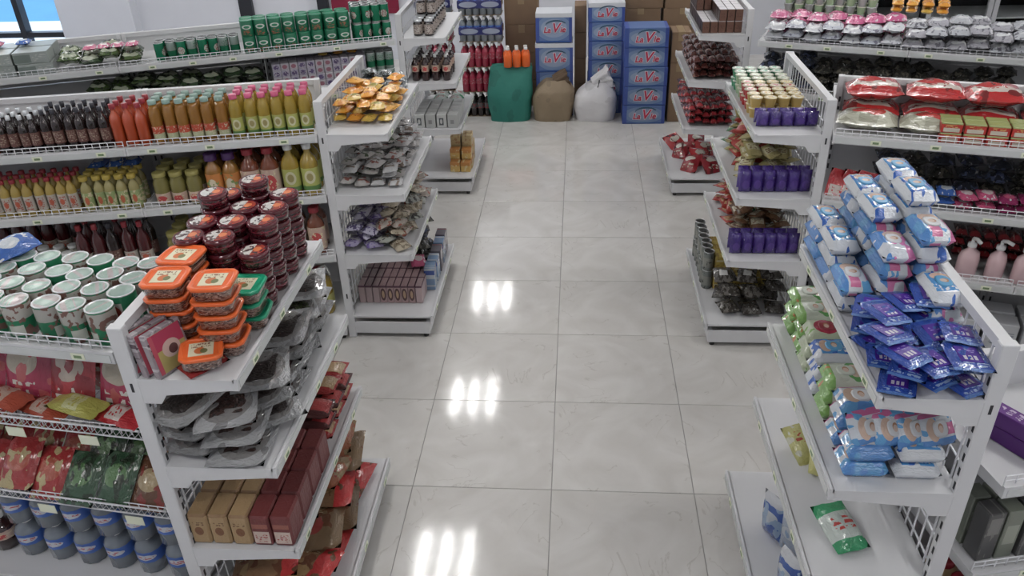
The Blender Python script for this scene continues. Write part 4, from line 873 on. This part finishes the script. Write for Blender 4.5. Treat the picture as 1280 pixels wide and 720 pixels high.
grid('chipcan', rowR2, Z3, .05, .072, 8, .07, .075, 3, 'brown jar on lower shelf', 'spice jar', 'brown jars', sc=.9)
grid('pump', rowR2, Z3, .70, .115, 6, .08, .1, 1, 'pale pink pump bottle', 'pump bottle', 'pale pink pump bottles', rz=.6, rj=.6)
grid('rollred', rowR2, Z3, .68, .06, 10, .30, .1, 1, 'dark red box-like pack behind pumps', 'snack pack', 'dark red packs behind pump bottles', layers=3, dz=.05, soft=True)
grid('noodle', rowR2, Z4, .10, .14, 3, .09, .1, 2, 'golden brown pack on base shelf', 'food pack', 'golden packs on the base shelf')
grid('whitepk', rowR2, Z4, .60, .16, 5, .10, .12, 2, 'white boxed pack on base shelf', 'box', 'white packs on the base shelf')

# ---- far right row ------------------------------------------------------
grid('pinkwhite', rowR3, Z1, .10, .115, 7, .08, .12, 3, 'pink and white bag', 'snack bag', 'pink and white bags', var=lambda i, j, l: 2 if (j+l) > 1 else i % 2, soft=True, layers=2, dz=.048, tilt=.08, rj=.12)
grid('greyw', rowR3, Z1, .92, .115, 9, .08, .12, 3, 'grey and white bag', 'snack bag', 'grey and white bags', soft=True, layers=2, dz=.048, tilt=.08, rj=.12)
grid('darkpk', rowR3, Z2, .08, .115, 13, .08, .12, 2, 'dark pack on middle shelf', 'snack pack', 'dark packs, far right row', soft=True, layers=3, dz=.045, rj=.3, var=lambda i, j, l: 0 if i < 3 else 1)
class RearF:
    """the far face of a row"""
    def __init__(s, r): s.r = r; s.a = r.a
    def at(s, u, v, z): return s.r.at(u, RD+.012+v, z)
rr = RearF(rowR3)
grid('cup', rr, Z1, .10, .066, 9, .08, .066, 3, 'pale green cup behind rail', 'dessert cup', 'pale cups beyond the rail', layers=4, dz=.05, var=lambda i, j, l: 1 if (i+l) % 2 else 5)
grid('orange', rr, Z1+.12, .78, .09, 4, .10, .1, 2, 'orange packet beyond the rail', 'snack pack', 'orange packets beyond the rail', soft=True, layers=2, dz=.03)

# ---- near right end unit ------------------------------------------------
F = endf(1, 0, Z1, D1)
# packs laid in leaning columns, long side turned towards the lip
HT = ((3, 5, 6), (3, 5, 6), (2, 4, 5), (0, 1, 3))
for a in range(4):
    for c in range(3):
        for l in range(HT[a][c]):
            put('wipes', F.at(.775-a*.152+random.uniform(-.003, .003), .040+c*.0955+random.uniform(-.002, .002), Z1+l*.0545), (0, 0, -PI/2+random.uniform(-.03, .03)), (.735, .86, 1),
                words_ok(f"blue and white wet wipes pack, {ORD[a]} stack from far end, {ORD[c]} from aisle, {ORD[l]} up"), 'wet wipes', 'stacked wet wipes', 0 if (l == HT[a][c]-1 and a < 2) else (1, 2, 0, 1, 2)[(l+a+c) % 5])
heap('sachet', F, Z1, .01, .36, 4, .0, .255, 3, 7, .018, 'shiny blue sachet, purple label', 'sachet', 'blue sachets', rj=.6, tiltr=.12, shrink=.01, cap=.13)
F = endf(1, 0, Z2, D2)
for u_, n, vs_ in [(.10, 2, (1, 0)), (.22, 3, (1, 1)), (.34, 3, (3, 2)), (.46, 3, (0, 1)), (.58, 3, (4, 4)), (.69, 3, (3, 4)), (.80, 3, (3, 3))]:
    for j, v in enumerate((.10, .235)):
        for l in range(n):
            put('wipes', F.at(u_+random.uniform(-.006, .006), v+random.uniform(-.008, .008), Z2+l*.0565), (0, 0, random.uniform(-.03, .03)), (.64, 1, 1),
                words_ok(f"wet wipes pack on middle shelf, {ORD[int(u_*8.5)]} from near end, {('lip', 'wire')[j]} side, {ORD[l]} up"), 'wet wipes', 'wet wipes on the middle shelf', vs_[j])
for i in range(4):
    put('wipes', F.at(.13, .09+i*.06, Z2+.118), (.9, 0, .35), (.55, .95, .95), f"tilted white wet wipes pack on the near stack, {ORD[i]} from aisle", 'wet wipes', 'tilted wipes on the near stack', 1)
F = endf(1, 0, Z3, D3)
put('yellowpk', F.at(.56, .09, Z3), (.5, 0, .4), .95, 'pale yellow sponge bag, the farther of two', 'sponge bag', 'pale yellow bags')
put('yellowpk', F.at(.48, .14, Z3), (.3, .2, -.2), .8, 'pale yellow sponge bag, the nearer of two', 'sponge bag', 'pale yellow bags')
put('greenpk', F.at(.17, .12, Z3), (.2, 0, .3), 1, 'green and white pack alone on the lower shelf', 'pack', None)
F = endf(1, 0, Z4, D4)
for i, (u, v) in enumerate([(.50, .11), (.58, .2), (.42, .16), (.24, .11), (.17, .2), (.10, .12), (.30, .2)]):
    put('bluewhite', F.at(u, v, Z4), (.1, 0, R(-60)+random.uniform(-.3, .3)), 1, f"standing blue and white bag on base shelf, {('third from far end', 'farthest', 'fourth from far end', 'middle, by lip', 'second from near end', 'nearest', 'middle, by wire')[i]}", 'bag', 'blue and white standing bags', (0, 0, 1, 0, 1, 0, 1)[i])
# ---- near right row -----------------------------------------------------
put('purplebox', rowR1.at(.13, .16, Z2), (0, 0, .55), (1, 1.2, 1), 'long purple box lying on the near right row shelf', 'box', None)
put('purplebox', rowR1.at(.13, .16, Z2+.051), (0, 0, .60), (1, 1.2, 1), 'long purple box lying on top of another purple box', 'box', None)
grid('darkbox', rowR1, Z3, .06, .065, 8, .07, .07, 2, 'dark grey upright box', 'box', 'dark grey boxes', jit=.002, rj=.05)
grid('redball', rowR1, Z4, .07, .11, 6, .08, .11, 2, 'red-lidded cream jar', 'jar', 'red-lidded jars', layers=2, dz=.122)

# ================================================================= BACK OF THE SHOP
cardm = mat('brown cardboard', (.22, .145, .09), .75, grain=.12, gscale=9)
tapem = mat('packing tape', (.30, .22, .13), .35)
def carton(nm_, w, d, h, m_, loc, label, group, rz=0, tape=True):
    o = MB().bbox(-w/2, w/2, -d/2, d/2, 0, h, .004).obj(nm_, m_); o.location = loc; o.rotation_euler = (0, 0, rz); tag(o, label, 'carton', group)
    if tape:
        MB().box(-.03, .03, -d/2-.001, -d/2+.002, h*.72, h+.001).box(-.03, .03, -d/2, d/2, h-.001, h+.0015).obj('tape', tapem, o)
    return o
bluem = pmat('blue printed carton', (.11, .19, .42), [('ell', .5, .5, .48, .44, (.20, .30, .50)), ('ell', .5, .5, .36, .32, (.32, .40, .56)), ('rect', 0, 1, 0, .07, (.03, .10, .34)), ('rect', 0, .1, 0, 1, (.05, .10, .38)), ('rect', .92, 1, 0, 1, (.04, .08, .34))], 'xz', .45)
whitetop = mat('white carton top', (.62, .64, .68), .5)
def text_mesh(body, size, m_, shear=0, bold=.0):
    cu = bpy.data.curves.new('lettering', 'FONT'); cu.body = body; cu.size = size; cu.align_x = 'CENTER'; cu.align_y = 'CENTER'; cu.extrude = .0012; cu.shear = shear; cu.offset = bold
    ob = bpy.data.objects.new('lettering', cu); COL.objects.link(ob)
    dg = bpy.context.evaluated_depsgraph_get(); me = bpy.data.meshes.new_from_object(ob.evaluated_get(dg))
    bpy.data.objects.remove(ob); me.materials.clear(); me.materials.append(m_)
    return me
redl = mat('red lettering', (.50, .03, .08), .4); whl = mat('white lettering edge', (.70, .70, .74), .4); grl = mat('dark swoosh', (.04, .10, .16), .4)
TXT = [(text_mesh('La', .075, redl, .2, .0015), -.075, -.012), (text_mesh('V', .125, redl, .25, .002), .002, .004), (text_mesh('ie', .075, redl, .2, .0015), .075, -.008)]
TXTW = [(text_mesh('La', .075, whl, .2, .006), -.075, -.012), (text_mesh('V', .125, whl, .25, .007), .002, .004), (text_mesh('ie', .075, whl, .2, .006), .075, -.008)]
def swoosh():
    mb = MB(); pts = []
    for k in range(15):
        a = PI*(.95-.8*k/14); pts.append((.10*math.cos(a)+.01, 0, .02+.045*math.sin(a)))
    for (a, b) in zip(pts, pts[1:]):
        t = .004+.003*math.sin(PI*pts.index(a)/14)
        mb.box(min(a[0], b[0]), max(a[0], b[0])+.002, -.001, .001, (a[2]+b[2])/2-t, (a[2]+b[2])/2+t)
    return mb.mesh('swoosh', grl)
SW = swoosh()
def lavie(w, d, h, loc, label, white_top=False, rz=0, s=1):
    o = carton('blue_carton', w, d, h, bluem, loc, label, 'blue printed cartons', rz, tape=False)
    lg = link('logo', TXTW[0][0], o); lg.location = (TXTW[0][1]*s+.01, -d/2-.0012, h*.48+TXTW[0][2]*s); lg.rotation_euler = (PI/2, 0, 0); lg.scale = (s, s, 1)
    for k in range(3):
        for T, off in ((TXTW, -.0012), (TXT, -.0034)):
            if T is TXTW and k == 0: me = None
            me = T[k][0]
            if T is TXTW and k == 0: continue
            q = link('lettering', me, lg); q.location = ((T[k][1]-TXTW[0][1]), (T[k][2]-TXTW[0][2]), -(off+.0012)); 
    q = link('swoosh', SW, o); q.location = (.01, -d/2-.0015, h*.52); q.scale = (s, 1, s)
    if white_top: MB().bbox(-w/2-.001, w/2+.001, -d/2-.001, d/2+.001, h-.004, h+.003, .001).box(-w/2-.001, w/2+.001, -d/2-.002, -d/2, h-.035, h).obj('lid_flaps', whitetop, o)
    return o
for k in range(5): lavie(.385, .27, .172, (.705+random.uniform(-.006, .006), 4.885+random.uniform(-.008, .004), k*.174), f"blue printed carton in the stack right of the white sack, {ORD[k]} up")
for k in range(6): lavie(.33, .27, .168, (.355+random.uniform(-.006, .006), 5.20+random.uniform(-.006, .006), k*.17), f"blue printed carton in the stack behind the white sack, {ORD[k]} up", k == 5, s=.85)
for k, h_ in enumerate((.20, .215, .26, .26)): lavie(.345 if k < 3 else .33, .27, h_, (-.12+random.uniform(-.006, .006), 5.14, (0, .202, .42, .69)[k]), f"blue printed carton in the stack behind the brown sack, {ORD[k]} up", k > 1, s=.95)
# brown cartons
for i, (x, y, z, w, h_, t) in enumerate([(.68, 5.48, 0, .36, .36, 'bottom left'), (1.07, 5.46, 0, .36, .36, 'bottom right'), (.68, 5.48, .362, .36, .36, 'second left'), (1.07, 5.46, .362, .36, .36, 'second right'), (.68, 5.48, .726, .37, .185, 'third left'), (1.07, 5.46, .726, .36, .185, 'third right'), (.70, 5.48, .913, .37, .2, 'top left'), (1.08, 5.46, .913, .36, .2, 'top right')]):
    carton('brown_carton', w, .28, h_, cardm, (x, y, z), f"brown cardboard carton behind the blue cartons, {t}", 'brown cartons behind')
for k in range(3): carton('brown_carton', .17, .26, .27, cardm, (1.01, 4.93, k*.272), f"brown carton in narrow stack beside the blue cartons, {ORD[k]} up", 'narrow brown stack')
for k in range(4): carton('brown_carton', .11, .25, .24, cardm, (.12, 5.36, k*.243), f"brown carton in the gap between two blue stacks, {ORD[k]} up", 'brown cartons in the gap', tape=False)
for k in range(4): carton('brown_carton', .32, .26, .26, cardm, (-.44, 5.46, k*.262), f"brown carton behind the green sack, {ORD[k]} up", 'brown cartons behind the green sack')
# shrink-wrapped bottle packs
def bottle_pack(loc, nx, ny, label, key, sc, film):
    v = KINDS[key][0]; h = .22*sc
    root = MB().box(-nx*.034*sc, nx*.034*sc, -ny*.034*sc, ny*.034*sc, 0, .004).obj('bottle_pack', MATS['pack tray'] if 'pack tray' in MATS else mat('pack tray', (.2, .15, .1), .7))
    root.location = loc; tag(root, label, 'bottle pack', 'shrink-wrapped bottle packs')
    for i in range(nx):
        for j in range(ny):
            b = link('bottle', v[0][1], root); b.location = ((i-(nx-1)/2)*.067*sc, (j-(ny-1)/2)*.067*sc, .004); b.scale = (sc, sc, sc)
            for p in v[1:]: link(p[0], p[1], b)
    if film:
        MB().bbox(-nx*.034*sc-.002, nx*.034*sc+.002, -ny*.034*sc-.002, ny*.034*sc+.002, h*.28, h*.62, .01).obj('printed_film', film, root)
    return root
navyf = pmat('navy printed film', (.03, .035, .16), [('ell', .25, .5, .2, .35, (.36, .40, .52)), ('ell', .75, .5, .2, .35, (.36, .40, .52))], 'xz', .15, coat=.6)
kind('redb', bottle('bottle', .22, .033, mat('red soft drink', (.30, .02, .05), .1, coat=.7), capw, pmat('red drink label', (.36, .03, .06), [('spots', 5, .6, (.5, .3, .35))], 'xz'), (.35, .6)))
kind('cola', bottle('bottle', .22, .033, mat('dark soft drink', (.02, .012, .012), .1, coat=.7), capw, pmat('dark drink label', (.10, .12, .12), [('spots', 5, .56, (.36, .04, .05))], 'xz'), (.35, .6)))
kind('orb', bottle('bottle', .22, .033, mat('orange soft drink', (.75, .13, .02), .15, coat=.5), capw, None))
for k, key in enumerate(('cola', 'redb', 'redb', 'water', 'water')):
    bottle_pack((-.80, 5.10, k*.236), 6, 3, f"shrink-wrapped pack of {('dark', 'red', 'red', 'water', 'water')[k]} bottles left of green sack, {ORD[k]} up", key, .98, navyf if k > 2 else None)
for k, key in enumerate(('cola', 'cola', 'redb', 'redb', 'water')):
    bottle_pack((-1.24, 5.16, k*.236), 5, 3, f"pack of bottles in the column beside the far left shelf, {ORD[k]} up", key, .98, navyf if k > 3 else None)
for k in range(2): bottle_pack((-.42, 5.13, .78+k*.225 if 0 else .60+k*.24), 4, 2, f"navy wrapped water pack above the orange bottles, {ORD[k]} up", 'water', .98, navyf) if 0 else None
def sack(nm_, w, d, h, col, loc, label, seed, top, rz=0):
    m_ = pmat('woven '+nm_, col, [('spots', 3, .62, tuple(c*.82 for c in col))], 'xz', .62, vary=0, bump=.5)
    n, seg = 22, 36; vs = []; fs = []
    for j in range(n+1):
        t = j/n
        sh = top(t)
        for i in range(seg):
            a = 2*PI*i/seg; c, s = math.cos(a), math.sin(a); k = (abs(c)**3+abs(s)**3)**(-1/3)
            q = noise.noise(Vector((c*1.8+seed, s*1.8, t*2.2)))*.10+noise.noise(Vector((c*4+seed, s*4, t*5)))*.05
            q += .06*abs(math.sin(a*3+t*9+seed))*max(0, t-.45)
            r = sh[0]*(1+q)
            vs.append((w/2*r*c*k+sh[1], d/2*(sh[2] if len(sh) > 2 else r)*(1+q)*s*k, h*(sh[3] if len(sh) > 3 else t)*(1+.04*q*(t > .3))))
    for j in range(n):
        for i in range(seg): fs.append((j*seg+i, j*seg+(i+1) % seg, (j+1)*seg+(i+1) % seg, (j+1)*seg+i))
    mb = MB(); mb.add(vs, fs, True); mb.add(vs[:seg], [tuple(range(seg-1, -1, -1))]); mb.add(vs[-seg:], [tuple(range(seg))])
    o = mb.obj(nm_, m_); o.location = loc; o.rotation_euler = (0, 0, rz); tag(o, label, 'sack', None)
    return o
def body(full, tuck, lean=0, flat=1.0):
    """radius, sideways drift, front-to-back radius and height for each step up the sack"""
    def f(t):
        a = math.sin(PI*min(1, t*1.15))*.10
        k = 1 if t < full else max(tuck, 1-((t-full)/(1-full))**1.7*(1-tuck))
        return ((.93+a)*k, lean*t*t, (.93+a)*(k if flat == 1 else max(.1, 1-((max(0, t-.3)/.7)**2)*(1-flat))), t)
    return f
sack('green_sack', .40, .27, .50, (.02, .21, .165), (-.545, 4.95, 0), 'full green woven sack standing on the tiles, leftmost of the sacks', 1.3, body(.99, .95, .03, .22))
MB().pouch(.37, .10, .02, 9, M=Matrix.Translation((.03, .01, .47)) @ Matrix.Rotation(R(78), 4, 'X')).obj('folded_mouth', MATS['woven green_sack'], bpy.data.objects['green_sack'])
sack('brown_sack', .37, .30, .37, (.31, .235, .15), (-.135, 4.96, 0), 'brown woven sack with twisted dark mouth, between green and white sacks', 4.1, body(.70, .52, .03))
bs = bpy.data.objects['brown_sack']
def ruff(n_, r0, r1, h, M, seed):
    """gathered cloth mouth with deep pleats"""
    vs = []; fs = []; seg = 40; rows = 9
    for j in range(rows):
        t = j/(rows-1); r = r0+(r1-r0)*t**1.4
        for i in range(seg):
            a = 2*PI*i/seg; q = 1+.22*t*math.sin(a*9+seed)+.12*math.sin(a*4+t*4+seed)
            vs.append(M @ Vector((r*q*math.cos(a), r*.62*q*math.sin(a), h*t+.012*math.sin(a*5+seed)*t)))
    for j in range(rows-1):
        for i in range(seg): fs.append((j*seg+i, j*seg+(i+1) % seg, (j+1)*seg+(i+1) % seg, (j+1)*seg+i))
    mb = MB(); mb.add(vs, fs, True); mb.add(vs[-seg:], [tuple(range(seg))]); return mb
ruff(0, .075, .085, .13, Matrix.Translation((.02, -.03, .335)) @ Matrix.Rotation(R(70), 4, 'Y') @ Matrix.Rotation(R(-8), 4, 'X'), 1).obj('gathered_mouth', mat('dark brown sack cloth', (.12, .08, .05), .7, bump=.6, bscale=40), bs)
sack('white_sack', .38, .30, .345, (.78, .77, .79), (.26, 4.95, 0), 'white woven sack with folded knotted top, rightmost of the sacks', 7.7, body(.62, .46, .03))
ws = bpy.data.objects['white_sack']
ruff(0, .06, .10, .17, Matrix.Translation((-.02, -.03, .325)) @ Matrix.Rotation(R(66), 4, 'Y') @ Matrix.Rotation(R(-6), 4, 'X'), 2).obj('gathered_mouth', MATS['woven white_sack'], ws)
MB().tube([(.02, -.09, .30), (.035, -.085, .36), (.04, -.02, .395), (.045, .03, .38)], .006, 6).obj('tie_string', mat('dark string', (.05, .05, .05), .8), ws)
o = empty('bottle_pack', (-.455, 4.96, .50), .1); tag(o, 'pack of orange drink bottles with pale caps on top of the green sack', 'bottle pack', None)
for i in range(3):
    for j in range(2):
        v = KINDS['orb'][0]; b = link('bottle', v[0][1], o); b.location = (-.095+i*.083, -.04+j*.084, 0); b.rotation_euler = (0, 0, 0); b.scale = (1.24, 1.24, .78)
        for p in v[1:]: link(p[0], p[1], b)
# red banner and cooler by the back wall
rb = MB().box(-2.80, -2.0, 0, .02, .55, 1.15).box(-2.80, -2.0, -.004, 0, .55, .60).obj('red_banner', mat('dark red banner', (.22, .01, .04), .5)); rb.location = (0, Y1-.04, 0); tag(rb, 'dark red panel on the back wall above the green tins', 'panel')
black = mat('black cooler body', (.012, .012, .014), .35)
c0 = empty('display_cooler', (3.85, 6.35, 0)); tag(c0, 'black glass-fronted drinks cooler against the back wall', 'cooler')
MB().box(-1.0, 1.0, .30, .34, 0, 2.0).box(-1.0, -.94, -.3, .3, 0, 2.0).box(.94, 1.0, -.3, .3, 0, 2.0).box(-1, 1, -.3, .3, 0, .12).box(-1, 1, -.3, .3, 1.9, 2.0).obj('body', black, c0)
for x in (-.94, -.31, .32): 
    f_ = MB().box(x, x+.045, -.34, -.30, .12, 1.9).box(x+.575, x+.62, -.34, -.30, .12, 1.9).box(x, x+.62, -.34, -.3, .12, .17).box(x, x+.62, -.34, -.3, 1.85, 1.9).obj('door', mat('door frame grey', (.45, .46, .48), .35) if x > -.4 else black, c0)
    MB().box(x+.045, x+.575, -.322, -.316, .17, 1.85).obj('pane', mat('clear door glass', (.96, .98, .98), .02, trans=1, ior=1.05), f_)
for z in (.30, .62, .94, 1.26): MB().box(-.94, .94, -.27, .30, z-.015, z).obj('shelf', white, c0)
class Box:
    a = 0
    def at(s, u, v, z): return (2.95+u, 6.12+v, z)
grid('whtjar', Box(), .30, .05, .09, 4, .04, .1, 2, 'white bottle inside the cooler', 'drink bottle', 'white bottles in the cooler', sc=1.4)
grid('tallcan', Box(), .30, .48, .075, 6, .04, .08, 2, 'green can inside the cooler', 'drink can', 'green cans in the cooler', layers=2, dz=.121, var=0)
